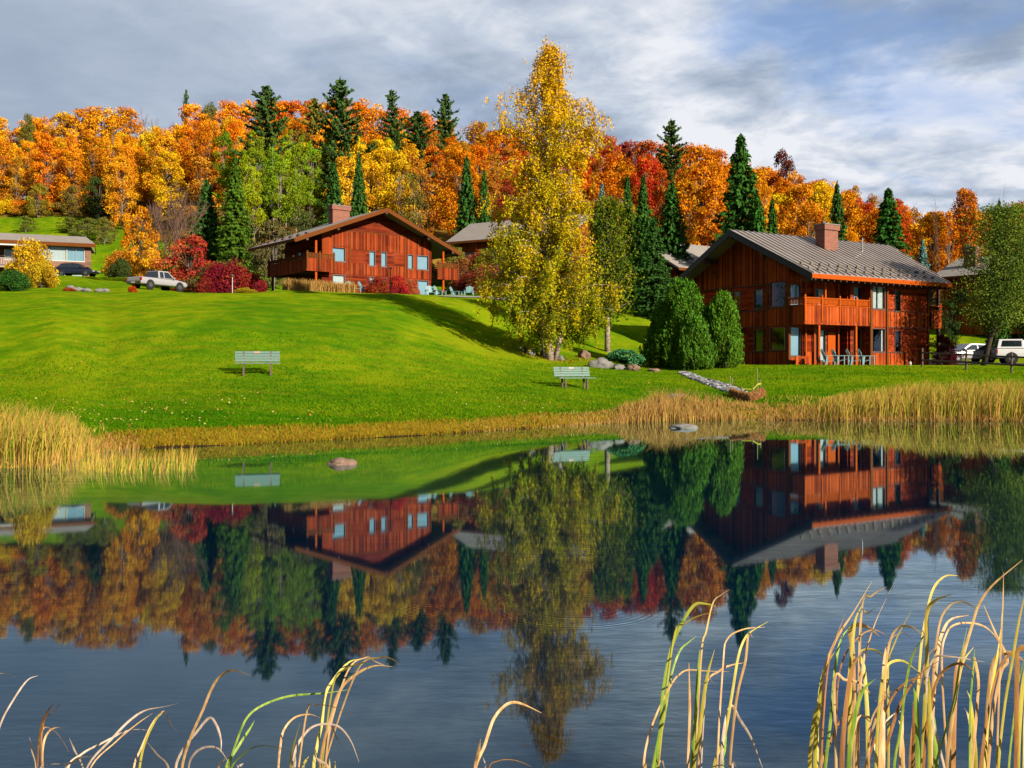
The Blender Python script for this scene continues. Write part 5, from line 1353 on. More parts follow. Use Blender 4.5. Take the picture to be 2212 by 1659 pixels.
# ---- named trees  (kind, column, distance, top row, width px, colour, label)
for a in [
 ('pine', 575, 133, 186, 125, PIN, 'broad dark pine on the skyline left of the tallest pine'),
 ('pine', 735, 134, 172, 118, PIN, 'tallest dark pine on the skyline above the hill chalet chimney'),
 ('pine', 846, 182, 193, 66, PIN, 'open-limbed pine top on the skyline right of the tallest pine'),
 ('pine', 962, 180, 203, 76, PIN, 'pine top on the skyline left of the big birch'),
 ('pine', 680, 166, 212, 84, OLV, 'olive pine on the hillside between the two big pines'),
 ('pine', 902, 150, 240, 92, (.04, .075, .018), 'dark pine amid the orange trees above the utility pole'),
 ('pine', 402, 205, 194, 24, PIN, 'small lone pine top poking over the skyline at left'),
 ('pine', 1451, 158, 260, 84, PIN, 'ragged pine top on the skyline right of the big birch'),
 ('maple', 1689, 186, 318, 72, MAR, 'dark maroon round tree on the skyline above the near chalet'),
 ('maple', 60, 196, 240, 48, OLV, 'green-topped tree on the far left skyline'),
 ('thin', 245, 168, 246, 60, YOR, 'tall yellow tree with bare lower trunk above the left meadow'),
 ('maple', 765, 134, 292, 108, GOL, 'bright golden maple behind the chimney of the hill chalet'),
 ('maple', 815, 138, 312, 70, GOL, 'golden maple right of the narrow spruce behind the hill chalet'),
 ('maple', 712, 136, 272, 68, YGR, 'yellow-green tree left of the golden maple'),
 ('maple', 1514, 124, 305, 118, ORA, 'large round orange maple left of the tallest spruce'),
 ('maple', 1285, 122, 385, 88, (.78, .20, .012), 'vivid orange maple glowing behind the blue spruce'),
 ('maple', 1395, 128, 330, 88, RED, 'red maple behind the three narrow spruces'),
 ('narrow', 446, 116, 385, 60, SPR, 'narrow spruce standing left of the aspen group'),
 ('spruce', 508, 113, 340, 74, (.07, .14, .012), 'bright green spruce at the left end of the aspens'),
 ('narrow', 721, 112, 350, 54, SPR, 'narrow spruce just left of the hill chalet chimney'),
 ('narrow', 775, 113, 334, 42, SPR, 'narrow spruce directly behind the hill chalet chimney'),
 ('narrow', 1008, 118, 338, 52, SPR, 'narrow spruce behind the hidden pale-roofed chalet'),
 ('narrow', 1046, 117, 366, 36, SPR, 'short spruce beside the left edge of the big birch'),
 ('narrow', 1355, 90, 380, 44, SPR, 'left one of the three pointed spruces right of the birch'),
 ('narrow', 1389, 88, 377, 46, SPR, 'middle one of the three pointed spruces right of the birch'),
 ('spruce', 1412, 84, 468, 82, SPR, 'lower bushy spruce below the three pointed spruces'),
 ('narrow', 1451, 90, 390, 74, SPR, 'right one of the three pointed spruces, nearest the chalet verge'),
 ('spruce', 1300, 92, 392, 56, BSP, 'blue spruce peering over the right flank of the birch'),
 ('spruce', 1600, 86, 287, 142, SPR, 'tallest dense spruce behind the ridge of the near chalet'),
 ('spruce', 1637, 84, 418, 84, (.05, .14, .018), 'smaller spruce leaning on the tallest spruce'),
 ('spruce', 1668, 86, 424, 62, SPR, 'small spruce right of the tallest spruce group'),
 ('spruce', 1808, 92, 392, 72, SPR, 'spruce behind the brick chimney of the near chalet'),
 ('spruce', 1919, 93, 404, 118, (.035, .105, .016), 'broad dark spruce above the right part of the metal roof'),
 ('spruce', 1993, 96, 514, 50, BSP, 'small blue spruce right of the broad dark spruce'),
 ('narrow', 2158, 82, 432, 42, SPR, 'slim spruce rising behind the leafy tree at the right edge'),
 ('bare', 2032, 110, 405, 70, BRO, 'leafless tree left of the orange maple at right'),
 ('bare', 2152, 106, 386, 84, BRO, 'leafless tree right of the orange maple at right'),
 ('maple', 2086, 122, 400, 112, (.60, .17, .01), 'tall orange maple with dark trunks at the right'),
 ('thin', 2050, 118, 452, 60, ORA, 'slender orange tree left of the tall maple at right'),
 ('maple', 1935, 124, 424, 84, (.56, .09, .014), 'red-orange maple behind the broad dark spruce'),
 ('maple', 2205, 110, 424, 70, (.52, .12, .012), 'orange-red treetop at the right edge'),
 ('thin', 1835, 128, 405, 90, (.50, .17, .02), 'thin brown-orange tree showing its stems behind the vent pipe'),
 ('maple', 1730, 128, 388, 110, YOR, 'yellow-orange maple behind the brick chimney'),
 ('small', 305, 105, 440, 86, (.74, .25, .01), 'glowing orange tree left of the crimson shrubs'),
 ('small', 325, 103, 510, 66, (.74, .30, .012), 'lower orange tree beside the silver pickup'),
 ('small', 412, 103, 502, 140, (.42, .05, .025), 'red spreading tree behind the silver pickup'),
 ('small', 470, 101, 560, 110, (.17, .11, .035), 'brown thin-leaved tree between the red tree and the chalet'),
 ('small', 590, 106, 470, 120, (.15, .13, .045), 'grey-brown shrubby tree left of the hill chalet roof'),
 ('maple', 655, 112, 450, 90, (.10, .12, .03), 'dull green tree against the hill chalet roof'),
 ('small', 2052, 84, 640, 60, (.05, .09, .02), 'dark green young tree before the dark red house'),
 ('small', 1000, 97, 552, 84, (.30, .10, .03), 'rust-coloured tree right of the hill chalet'),
 ('small', 985, 101, 528, 60, (.24, .22, .03), 'olive-yellow tree against the hidden chalet eave'),
 ('small', 1075, 96, 520, 110, (.20, .20, .02), 'green-yellow tree before the hidden chalet'),
 ('small', 1035, 99, 535, 80, (.34, .08, .03), 'rusty red tree before the hidden chalet'),
 ('small', 1040, 95, 590, 70, (.26, .16, .02), 'small olive tree between the hill chalet and the birch'),
 ('small', 212, 168, 378, 70, (.055, .10, .02), 'dark green orchard tree below the wood at left'),
 ('small', 157, 168, 396, 62, (.26, .16, .03), 'brownish orchard tree on the meadow edge'),
 ('small', 82, 168, 392, 66, (.30, .24, .02), 'yellow-olive tree at the foot of the left wood'),
 ('small', 56, 157, 464, 46, (.20, .22, .03), 'small olive orchard tree on the left meadow'),
 ('small', 150, 156, 466, 66, (.18, .20, .03), 'spreading olive orchard tree above the lodge roof'),
 ('small', 190, 153, 468, 66, (.19, .19, .035), 'middle olive orchard tree right of the spreading one'),
 ('small', 226, 150, 466, 52, (.20, .19, .035), 'orchard tree with pale trunk right of the lodge roof'),
 ('bush', 262, 118, 556, 60, (.07, .10, .025), 'dark hedge-like shrub right of the lodge'),
 ('bush', 300, 108, 590, 60, (.17, .09, .035), 'brown shrub behind the silver pickup'),
 ('bush', 345, 106, 578, 70, (.10, .09, .03), 'dark brown-green shrub behind the red tree')]:
    plant_px(*a[:6], a[6])
plant_px('barebush', 362, 106, 388, 120, BRO, 'leafless many-stemmed shrub fanning out above the red tree')
for (u, D, vt, wpx) in ((805, 205, 190, 30), (1022, 200, 222, 34), (1335, 185, 272, 60), (1365, 188, 280, 60), (30, 200, 232, 50), (1765, 176, 378, 60), (125, 200, 240, 40), (1890, 160, 400, 50)):
    plant_px('bare', u, D, vt, wpx, BRO, 'tall leafless grey tree top on the hilltop, ' + zone(u), 'leafless trees on the hilltop')
for i, (u, vt) in enumerate([(535, 305), (560, 290), (590, 285), (618, 292), (648, 276), (672, 300), (548, 330), (606, 330), (640, 335)]):
    plant_px('aspen', u, 126 - (i > 5) * 5, vt, 52, [YGR, (.24, .33, .012), (.20, .30, .012)][i % 3], ['first', 'second', 'third', 'fourth', 'fifth', 'sixth', 'seventh', 'eighth', 'ninth'][sorted([535, 560, 590, 618, 648, 672, 548, 606, 640]).index(u)] + ' yellow-green aspen from the left in the grove beside the hill chalet', 'aspen grove')

# ---- shrubs near the houses
b_crim = [('bush', 492, 90, 556, 120, (.26, .015, .022), 'large crimson shrub left of the hill chalet'),
 ('bush', 452, 89, 590, 60, (.30, .025, .022), 'smaller crimson shrub touching the large one'),
 ('bush', 548, 89.5, 585, 60, (.32, .02, .02), 'crimson shrub right of the large one, by the tall grass'),
 ('bush', 530, 85.5, 618, 56, (.45, .30, .02), 'low yellow-green plants in front of the crimson shrub'),
 ('bush', 65, 92, 520, 112, (.60, .35, .015), 'round golden shrub before the lodge at left'),
 ('bush', 92, 90, 556, 60, (.52, .30, .015), 'lower golden shrub right of the round one'),
 ('bush', 22, 88, 578, 90, (.045, .12, .02), 'dark green rounded shrub at the left edge'),
 ('bush', 820, 86, 596, 66, (.33, .04, .02), 'rusty red shrub between the lower windows of the hill chalet'),
 ('bush', 858, 86.5, 594, 56, (.50, .02, .02), 'bright scarlet shrub under the wall of the hill chalet'),
 ('bush', 888, 87.5, 604, 40, (.45, .10, .04), 'pale red shrub by the right lower window'),
 ('bush', 1010, 96, 588, 70, (.30, .05, .03), 'dark red shrub right of the hill chalet'),
 ('bush', 1050, 93, 570, 90, (.30, .09, .035), 'wine red shrub beside the birch crown'),
 ('bush', 1062, 88, 600, 70, (.22, .24, .02), 'green shrub behind the lower birch boughs'),
 ('bush', 150, 87.5, 622, 30, (.40, .07, .02), 'tiny red plant on the lawn crest'),
 ('bush', 286, 86, 613, 22, (.50, .08, .012), 'small flame-red plant left of the silver pickup')]
for a in b_crim: plant_px(*a)
pw = RC @ Vector((12.6, -.1, 0)); plant('small', pw.x, pw.y, 2.2, 2.3, (.10, .012, .02), 'dark wine-red shrub at the right corner of the near chalet', name='shrub', cat='shrub')
pw = RC @ Vector((14.0, .2, 0)); plant('bush', pw.x, pw.y, 1.3, 1.0, (.13, .014, .025), 'wine-red shrub between the near chalet and the silver sedan')

# junipers beside the near chalet: dense upright sprays
def juniper(u, D, vt, wpx, label, seed, c=(.055, .13, .01), lean=0.0):
    R = np.random.default_rng(seed); g = ground(u, D); h = CZ - (vt - HZ) / F * D - g.z; r = wpx * D / F / 2
    n = 950; t = R.uniform(0, 1, n) ** .85; a = R.uniform(0, 2 * pi, n)
    prof = np.sqrt(np.clip(1 - t ** 1.9, 0, 1)) * (.88 + .12 * np.sin(t * 9)) 
    rr = r * prof * R.uniform(.72, 1.0, n) * (1 + .13 * np.sin(a * 3 + t * 9 + seed) + .09 * np.sin(a * 7 - t * 14)); base = np.stack([rr * np.cos(a), rr * np.sin(a) * .9, t * h * .9], 1)
    P = []; TV = []; k = 34
    for b in range(n):
        L = R.uniform(.25, .85) * (h / 4.5) ** .5; s = R.uniform(0, 1, k); out = np.array([cos(a[b]), sin(a[b]), 0]) * .16 + np.array([0, 0, 1.0])
        q = base[b] + out * (s * L)[:, None] + R.normal(size=(k, 3)) * (.075 * (1 - s) + .02)[:, None]
        P.append(q); TV.append(np.clip(R.uniform(-.1, .6) + .45 * s, 0, 1))
    P = np.concatenate(P); TV = np.concatenate(TV); V = leaf_quads(P, R.uniform(.035, .075, len(P)), R, elong=2.6, align=np.tile([0, 0, 2.2], (len(P), 1)))
    o = empty('juniper', (g.x, g.y, g.z - .05), 0, label, 'evergreen shrub', 'junipers beside the near chalet')
    me = quad_mesh('foliage', V, TV); me.materials.append(NEEDLE); f = link_mesh('foliage', me, None, o); f.color = c + (1,)
    mb = MB()
    for i in range(6): aa = i * 1.05; mb.tube([(cos(aa) * .15, sin(aa) * .15, 0), (cos(aa) * r * .5, sin(aa) * r * .5, h * .45), (cos(aa) * r * .3, sin(aa) * r * .3, h * .75)], [.07, .05, .02], 5)
    mb.build('stems', BARKD, o)
juniper(1474, 57.4, 606, 118, 'tall broad juniper left of the near chalet gable', 1)
juniper(1436, 58.2, 656, 92, 'lower left shoulder juniper of the clump', 2)
juniper(1528, 57.6, 664, 76, 'juniper in the middle of the clump', 3)
juniper(1563, 57.0, 637, 84, 'pointed right-hand juniper before the gable wall', 4, (.075, .165, .012))
juniper(1500, 56.2, 690, 90, 'low front juniper of the clump', 5, (.06, .14, .012))
def low_evergreen():
    R = np.random.default_rng(8); g = ground(1348, 57.2); n = 9000
    a = R.uniform(0, 2 * pi, n); rad = np.sqrt(R.uniform(0, 1, n)); k = R.integers(0, 40, n); ca = R.uniform(0, 2 * pi, 40); cr = np.sqrt(R.uniform(0, 1, 40))
    cx = np.cos(ca) * cr * 1.25; cy = np.sin(ca) * cr * .8; cz = (1 - cr ** 2) * .75 + .15
    d = unit(R.normal(size=(n, 3))); P = np.stack([cx[k], cy[k], cz[k]], 1) + d * (R.uniform(.3, 1, n) * .3)[:, None] * np.array([1, 1, .5]); P[:, 2] = np.maximum(P[:, 2], .02)
    V = leaf_quads(P, R.uniform(.04, .09, n), R, np.tile([0, 0, .8], (n, 1)), elong=2)
    me = quad_mesh('shrub', V, R.random(n)); me.materials.append(NEEDLE); o = link_mesh('shrub', me, None); o.color = (.05, .17, .06, 1); o.location = g
    tag(o, 'low spreading evergreen between the birch and the junipers', 'shrub')
low_evergreen()

# ---- the big weeping birch
def birch():
    R = np.random.default_rng(21); g = ground(1187, 57.0); k = 57.0 / F
    def lim(v, side):   # half width (m) left / right of the axis at photo row v
        vs = [75, 95, 120, 160, 200, 235, 270, 320, 400, 480, 560, 620, 680, 720, 752]
        l = [4, 14, 26, 50, 104, 128, 126, 108, 116, 142, 152, 158, 124, 94, 50]
        r = [4, 16, 38, 46, 44, 92, 124, 112, 92, 98, 112, 140, 126, 96, 55]
        return np.interp(v, vs, l if side < 0 else r) * k
    H_ = CZ - (75 - HZ) * k - g.z
    def z2v(z): return HZ - (z + g.z - CZ) / k
    mb = MB(); twigs = MB(); C = []; TV = []; S = []
    top = Vector((0, 0, H_)); 
    trunks = [[(0, 0, -.4), (.05, .1, 2), (-.1, 0, 5), (.12, .05, 9), (.05, 0, 13), (0, 0, H_ - .3)], [(.25, .1, -.3), (.7, 0, 1.6), (1.1, .3, 4.5), (1.3, .2, 8), (1.2, .1, 11)], [(-.15, .1, -.3), (-.5, .3, 2), (-.9, .2, 5), (-1.2, .4, 9)]]
    rad = [[.26, .2, .17, .12, .07, .02], [.16, .13, .11, .07, .03], [.13, .11, .08, .03]]
    for t, r_ in zip(trunks, rad): mb.tube(t, r_, 9)
    nb = 235
    for b in range(nb):
        f = (b + .5) / nb; z0 = .9 + (H_ - 1.9) * f ** 1.0; a = b * 2.399 + R.normal() * .3
        zt = z0 + R.uniform(.5, 1.8) * (1 - .3 * f); zt = min(zt, H_ - .25)
        side = 1 if cos(a) > 0 else -1; L = lim(z2v(zt - .25), side) * R.uniform(.5, 1.16); Ly = L if abs(cos(a)) < .3 else L
        ex, ey = cos(a) * L, sin(a) * Ly * .92
        p0 = Vector((0, 0, z0)); e = Vector((ex, ey, zt - .08 * L)); m_ = p0.lerp(e, .5) + Vector((0, 0, .30 * L))
        pts = [p0.lerp(m_, q).lerp(m_.lerp(e, q), q) for q in np.linspace(0, 1, 7)]
        mb.tube(pts, [max(.05 * (1 - f * .6) * (1 - .85 * q), .008) for q in np.linspace(0, 1, 7)], 5, cap=False)
        # hanging twigs strung along the limb
        nt = int(4 + L * 5.2); sparse = .55 if (f > .62 and ex < -.8) else 1.0
        tone = R.uniform(-.18, .18)
        for i in range(nt):
            q = R.uniform(.22, 1); j = q * 6; i0 = min(int(j), 5); s = pts[i0].lerp(pts[i0 + 1], j - i0)
            s = s + Vector((R.normal() * .18, R.normal() * .18, R.normal() * .1)); hang = R.uniform(.35, 1.35) * (1.15 - .45 * f)
            drift = Vector((R.normal() * .10 + ex * .03, R.normal() * .10, -1)); m = int(hang * 34 * sparse)
            tt = np.sort(R.uniform(0, 1, m)); w_ = .055 + .07 * (1 - tt)
            pp = np.array(s) + np.outer(tt * hang, np.array(drift)) + R.normal(size=(m, 3)) * w_[:, None]
            pp = pp[pp[:, 2] > .35]
            if len(pp) == 0: continue
            C.append(pp)
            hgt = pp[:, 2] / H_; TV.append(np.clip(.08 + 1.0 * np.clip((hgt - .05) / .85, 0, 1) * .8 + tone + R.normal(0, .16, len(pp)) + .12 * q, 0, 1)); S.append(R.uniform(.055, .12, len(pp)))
            if i % 2 == 0: e2 = s + drift * hang; twigs.tube([s, s.lerp(e2, .5), e2], [.012, .008, .005], 3, cap=False)
    C = np.concatenate(C); TV = np.concatenate(TV); S = np.concatenate(S)
    print('birch leaves', len(C))
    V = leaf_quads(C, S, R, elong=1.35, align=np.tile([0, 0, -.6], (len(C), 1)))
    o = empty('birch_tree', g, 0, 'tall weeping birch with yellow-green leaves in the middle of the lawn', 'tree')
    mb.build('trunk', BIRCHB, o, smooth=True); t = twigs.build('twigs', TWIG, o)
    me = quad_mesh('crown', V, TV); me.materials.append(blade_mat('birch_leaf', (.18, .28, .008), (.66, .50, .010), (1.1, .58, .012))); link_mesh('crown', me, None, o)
birch()

# ---- looser broad-leaved trees built on their own limbs
def loose_tree(u, D, vt, wpx, label, cols, seed, n=150, name='leafy_tree', lean=0.0, bark=None, base=.12, dens=70, ls=.12, hang=.35, yoff=0):
    R = np.random.default_rng(seed); g = ground(u, D); h = CZ - (vt - HZ) / F * D - g.z; r = wpx * D / F / 2
    mb = MB(); mb.tube([(0, 0, -.3), (lean * .4, 0, h * .2), (lean, .1, h * .45), (lean * .9, 0, h * .92)], [.2, .16, .11, .02], 8)
    C = []; TV = []; S = []
    for b in range(n):
        f = (b + .5) / n; z0 = h * (base * .7 + .80 * f); a = b * 2.399; pr = float(profile('oval', np.array(f))) ; L = r * (.35 + .65 * pr) * R.uniform(.55, 1.08) * (1 if f < .8 else .8)
        zt = min(z0 + R.uniform(.1, .28) * L + h * .1, h * .98); ax = lean * min(1, z0 / h / .45)
        p0 = Vector((ax, 0, z0)); e = Vector((ax + cos(a) * L, sin(a) * L, zt)); m_ = p0.lerp(e, .5) + Vector((0, 0, .1 * L)); pts = [p0, m_, e]
        mb.tube(pts, [.045 * (1 - f * .6), .028 * (1 - f * .5), .008], 4, cap=False)
        m = int(dens * (.4 + L / r)); q = R.uniform(.2, 1.05, m); base_ = np.where(q[:, None] < .5, np.array(p0) + (np.array(m_) - np.array(p0)) * (q / .5)[:, None], np.array(m_) + (np.array(e) - np.array(m_)) * ((q - .5) / .5)[:, None])
        pp = base_ + R.normal(size=(m, 3)) * (.10 + .10 * L) * np.array([1, 1, .7]); pp[:, 2] -= R.uniform(0, hang, m)
        C.append(pp); TV.append(np.clip(R.uniform(.15, .85) + R.normal(0, .15, m), 0, 1)); S.append(R.uniform(.6, 1.2, m) * ls)
    C = np.concatenate(C); V = leaf_quads(C, np.concatenate(S), R, elong=1.4)
    o = empty(name, g, 0, label, 'tree'); mb.build('trunk', bark or BARKG, o, smooth=True)
    me = quad_mesh('crown', V, np.concatenate(TV)); me.materials.append(blade_mat(name + '_leaf', *cols)); link_mesh('crown', me, None, o)
loose_tree(1312, 64, 425, 130, 'green drooping tree standing behind the right side of the big birch', ((.06, .13, .01), (.15, .21, .012), (.32, .30, .015)), 31, bark=BIRCHB, n=110, dens=110, hang=.9, base=.3, ls=.13)
loose_tree(2122, 64.5, 440, 196, 'dark green leafy tree with leaning trunk at the right edge', ((.07, .14, .015), (.16, .25, .03), (.34, .40, .04)), 32, lean=1.5, n=180, dens=125, ls=.095, base=.24, hang=.2, bark=BARKD)
loose_tree(2235, 68, 470, 150, 'second dark green tree cut by the right edge', ((.06, .12, .015), (.12, .20, .03), (.28, .32, .04)), 33, n=130, dens=140, ls=.11, base=.22, hang=.2, bark=BARKD)
# pale trunks beneath the spruces right of the birch
for i, (u, D) in enumerate([(1373, 91), (1406, 93)]):
    p = protos['aspen'][0]; g = ground(u, D); o = empty('birch_tree', (g.x, g.y, g.z - .1), i, 'slim white-barked tree %s the sign posts' % ['left of', 'right of'][i], 'tree')
    o.scale = (.55, .55, .66); link_mesh('trunk', p['trunk'], None, o); c = link_mesh('crown', p['crown'], None, o); c.color = (.10, .19, .012, 1)
# ------------------------------------------------------------------ reeds, grass, leaves
def ribbons(name, P, hgt, wid, lean, tv, m, label, cat, R, seg=4, kind='stuff', curl=1.0):
    """blades rooted at P; lean (n,2) horizontal offset of the tip"""
    n = len(P); a = R.uniform(0, pi, n); wv = np.stack([np.cos(a), np.sin(a), np.zeros(n)], 1) * wid[:, None] * .5
    s = np.linspace(0, 1, seg + 1); rows = []
    for q in s:
        c = P + np.stack([lean[:, 0] * q ** 2 * curl, lean[:, 1] * q ** 2 * curl, hgt * (q - .12 * q ** 3)], 1); w_ = wv * (1 - q ** 2 * .85)
        rows.append((c - w_, c + w_))
    V = np.stack([np.stack([rows[i][0], rows[i][1], rows[i + 1][1], rows[i + 1][0]], 1) for i in range(seg)], 1).reshape(-1, 4, 3)
    me = quad_mesh(name, V, np.repeat(tv, seg)); me.materials.append(m)
    return tag(link_mesh(name, me, None), label, cat, kind=kind)

def scatter_band(R, n, u0, u1, t0, t1, power=1.0):
    u = R.uniform(u0, u1, n); t = t0 + (t1 - t0) * R.uniform(0, 1, n) ** power; D = shore(u) + t; x = (u - CX) / F * D
    return u, D, x

RG = np.random.default_rng(77)
# right-hand reed bed
def reeds_right():
    R = RG; n = 6800; u, D, x = scatter_band(R, n, 1650, 2330, -.5, 3.6)
    keep = R.random(n) < np.interp(u, [1650, 1720, 1760, 1800], [.12, .25, .6, 1]); u, D, x = u[keep], D[keep], x[keep]
    z = np.maximum(terrain(x, D), -.05); vt = np.interp(u, [1650, 1700, 1750, 1800, 1850, 1900, 2000, 2100, 2212, 2330], [884, 884, 866, 846, 832, 822, 813, 808, 812, 812])
    top = (HZ - vt) / F * D + CZ; h = np.maximum(top - z, .25) * R.uniform(.4, 1.04, len(u)) ** .7 * np.clip(.94 + .30 * vn(x, D, 1.1, 21) + .22 * vn(x, D, 3.5, 22), .5, 1.12)
    n = len(u); P = np.stack([x, D, z], 1)
    ribbons('reeds', P, h, R.uniform(.016, .034, n), np.stack([R.normal(.10, .17, n) * h, R.normal(0, .12, n)], 1), R.beta(.8, .8, n), REEDM, 'golden reed bed along the right shore of the pond', 'reeds', R)
    # short broken litter at the waterline
    u, D, x = scatter_band(R, 3000, 1650, 2330, -.6, .8); z = np.maximum(terrain(x, D), -.02); n = len(u)
    ribbons('dry_reed_litter', np.stack([x, D, z], 1), R.uniform(.08, .42, n), R.uniform(.015, .03, n), R.normal(0, .16, (n, 2)), R.random(n) * .5, TANM, 'broken tan reed stalks at the foot of the right reed bed', 'reeds', R, seg=2)
reeds_right()
def reeds_left():
    R = RG; n = 3900; u = R.uniform(-260, 235, n); D = np.interp(u, [-260, 0, 100, 170, 235], [17.5, 20.6, 21.4, 22.6, 24.6]) + R.uniform(-.9, 2.1, n)
    keep = R.random(n) < np.interp(u, [-260, 120, 200, 235], [1, 1, .55, .2]); u, D = u[keep], D[keep]; n = len(u); x = (u - CX) / F * D; z = np.maximum(terrain(x, D), -.05)
    vt = np.interp(u, [-260, 0, 60, 110, 150, 185, 235], [850, 853, 856, 864, 868, 920, 945]); top = (HZ - vt) / F * D + CZ; h = np.maximum(top - z, .2) * R.uniform(.4, 1.03, n) ** .6 * np.clip(.96 + .34 * vn(x, D, 1.6, 21) + .22 * vn(x, D, 5, 22), .5, 1.1)
    ribbons('reeds', np.stack([x, D, z], 1), h, R.uniform(.010, .022, n), np.stack([R.normal(.08, .17, n) * h, R.normal(0, .1, n)], 1), R.beta(.75, .75, n), REEDM, 'golden reed bed at the left edge of the pond', 'reeds', R)
    n = 900; u = R.uniform(40, 425, n); D = HZ * 0 + 4300 / (np.interp(u, [40, 230, 425], [1000, 1012, 1008]) + R.uniform(-22, 14, n) - HZ); x = (u - CX) / F * D; h = R.uniform(.12, .46, n)
    ribbons('young_reeds', np.stack([x, D, np.full(n, -.03)], 1), h, R.uniform(.008, .016, n), np.stack([R.normal(.03, .04, n), R.normal(0, .02, n)], 1), R.random(n) * .7 + .1, REEDM, 'short thin golden reeds standing in the water off the left bank', 'reeds', R, seg=3)
    n = 1300; u = R.uniform(-100, 300, n); D = shore(u) + R.uniform(-.9, .5, n); x = (u - CX) / F * D; z = np.maximum(terrain(x, D), -.02)
    ribbons('dry_reed_litter', np.stack([x, D, z], 1), R.uniform(.06, .32, n), R.uniform(.01, .022, n), R.normal(0, .14, (n, 2)), R.random(n) * .5, TANM, 'broken tan reed stalks at the foot of the left reed bed', 'reeds', R, seg=2)
reeds_left()
def tan_bank():
    R = RG; n = 9500; u, D, x = scatter_band(R, n, 1000, 1660, -.15, 2.3)
    hm = np.interp(u, [1000, 1100, 1200, 1330, 1370, 1420, 1500, 1600, 1660], [.06, .09, .12, .22, .62, .95, .85, .40, .15]); tmax = np.interp(u, [1000, 1300, 1400, 1660], [1.0, 1.3, 2.3, 2.2])
    t = D - shore(u); keep = (t < tmax) & (R.random(n) < np.interp(u, [1000, 1250, 1380, 1600], [.45, .7, 1, 1])); u, D, x, hm = u[keep], D[keep], x[keep], hm[keep]; n = len(u)
    z = np.maximum(terrain(x, D), 0); h = hm * R.uniform(.3, 1.05, n) * np.clip(.8 + 1.0 * vn(x, D, 1.2, 3) + .5 * vn(x, D, 4, 5), .25, 1.4)
    ribbons('tan_bank_grass', np.stack([x, D, z], 1), h, R.uniform(.012, .03, n), np.stack([R.normal(.05, .3, n) * h, R.normal(0, .2, n) * h], 1), np.clip(R.beta(1.5, 2, n), 0, 1), TANM, 'tall tan grass tumbling over the bank before the swale', 'dry grass', R, seg=3)
tan_bank()
def bank_grass():
    R = RG; n = 24000; u, D, x = scatter_band(R, n, 200, 1400, -.35, 1.7, 1.3)
    wdt = np.interp(u, [200, 900, 1400], [.75, .85, 1.4]); keep = (D - shore(u)) < wdt * (1 + .5 * vn(x, D * 0, .9, 4)); u, D, x = u[keep], D[keep], x[keep]; n = len(u)
    z = np.maximum(terrain(x, D), 0); h = R.uniform(.04, .15, n) * (1 + 1.6 * np.maximum(vn(x, D, .8, 7), 0)); kk = (terrain(x, D) > -.02); u, D, x, z, h = u[kk], D[kk], x[kk], z[kk], h[kk]; n = len(u)
    ribbons('bank_grass', np.stack([x, D, z - .01], 1), h, R.uniform(.012, .026, n), R.normal(0, .07, (n, 2)), np.clip(R.beta(1.8, 1.6, n), 0, 1), BANKM, 'yellowing rough grass along the pond edge', 'grass', R, seg=2)
bank_grass()
def lawn_grass():
    R = RG; n = 90000; u = R.uniform(-100, 2260, n); D = shore(u) + 1.0 + 20 * R.uniform(0, 1, n) ** 1.6; x = (u - CX) / F * D; z = terrain(x, D)
    tv = np.clip(.5 + .9 * vn(x, D, .35, 6) + R.normal(0, .2, n), 0, 1)
    ribbons('lawn_grass', np.stack([x, D, z - .01], 1), R.uniform(.03, .075, n) * np.clip((D - 20) / 25 + .7, .8, 1.4), R.uniform(.02, .05, n), R.normal(0, .035, (n, 2)), tv, LAWNM, 'short green blades of the mown lawn', 'grass', R, seg=1)
lawn_grass()
def litter():
    R = RG; n = 1100; u = R.uniform(-50, 1500, n); t = 1.0 + 24 * R.beta(1.3, 3.2, n); D = shore(u) + t; x = (u - CX) / F * D
    keep = R.random(n) < np.clip(.12 + 2.2 * vn(x, D, .22, 12) + .25 * (u < 1000), .02, 1); x, D = x[keep], D[keep]; n = len(x); z = terrain(x, D) + .05
    V = leaf_quads(np.stack([x, D, z], 1), R.uniform(.025, .065, n), R, np.tile([0, -.5, 1.0], (n, 1)), elong=1.2)
    me = quad_mesh('fallen_leaves', V, R.random(n)); me.materials.append(LITTER); tag(link_mesh('fallen_leaves', me, None), 'pale fallen leaves sprinkled over the lawn', 'leaves', kind='stuff')
litter()
def grass_hedge():
    """feathery ornamental grass in front of the hill chalet"""
    R = RG; n = 4200; a = R.uniform(-1.2, 4.4, n); b = R.uniform(-1.6, -.4, n)
    P = np.array([(LC @ Vector((p, q, 0))) for p, q in zip(a, b)]); P[:, 2] = terrain(P[:, 0], P[:, 1])
    h = R.uniform(.35, 1.05, n) * (1 + .25 * vn(a * 1, b, 1.3, 4))
    ribbons('ornamental_grass', P, h, R.uniform(.02, .05, n), R.normal(0, .12, (n, 2)), R.random(n) * .8, TANM, 'feathery tan grass hedge under the left balcony of the hill chalet', 'tall grass', R, seg=3)
grass_hedge()
def pad_plants():
    R = RG; n = 1500; u = R.uniform(1100, 1480, n); D = R.uniform(56, 63, n); x = (u - CX) / F * D; z = terrain(x, D)
    keep = vn(x, D, .5, 5) > .05; x, D, z = x[keep], D[keep], z[keep]; n = len(x)
    ribbons('rough_grass', np.stack([x, D, z], 1), R.uniform(.08, .3, n), R.uniform(.02, .05, n), R.normal(0, .1, (n, 2)), np.clip(R.beta(1.5, 1.5, n), 0, 1), BANKM, 'rough yellow grass on the slope around the birch foot', 'grass', R, seg=2)
pad_plants()

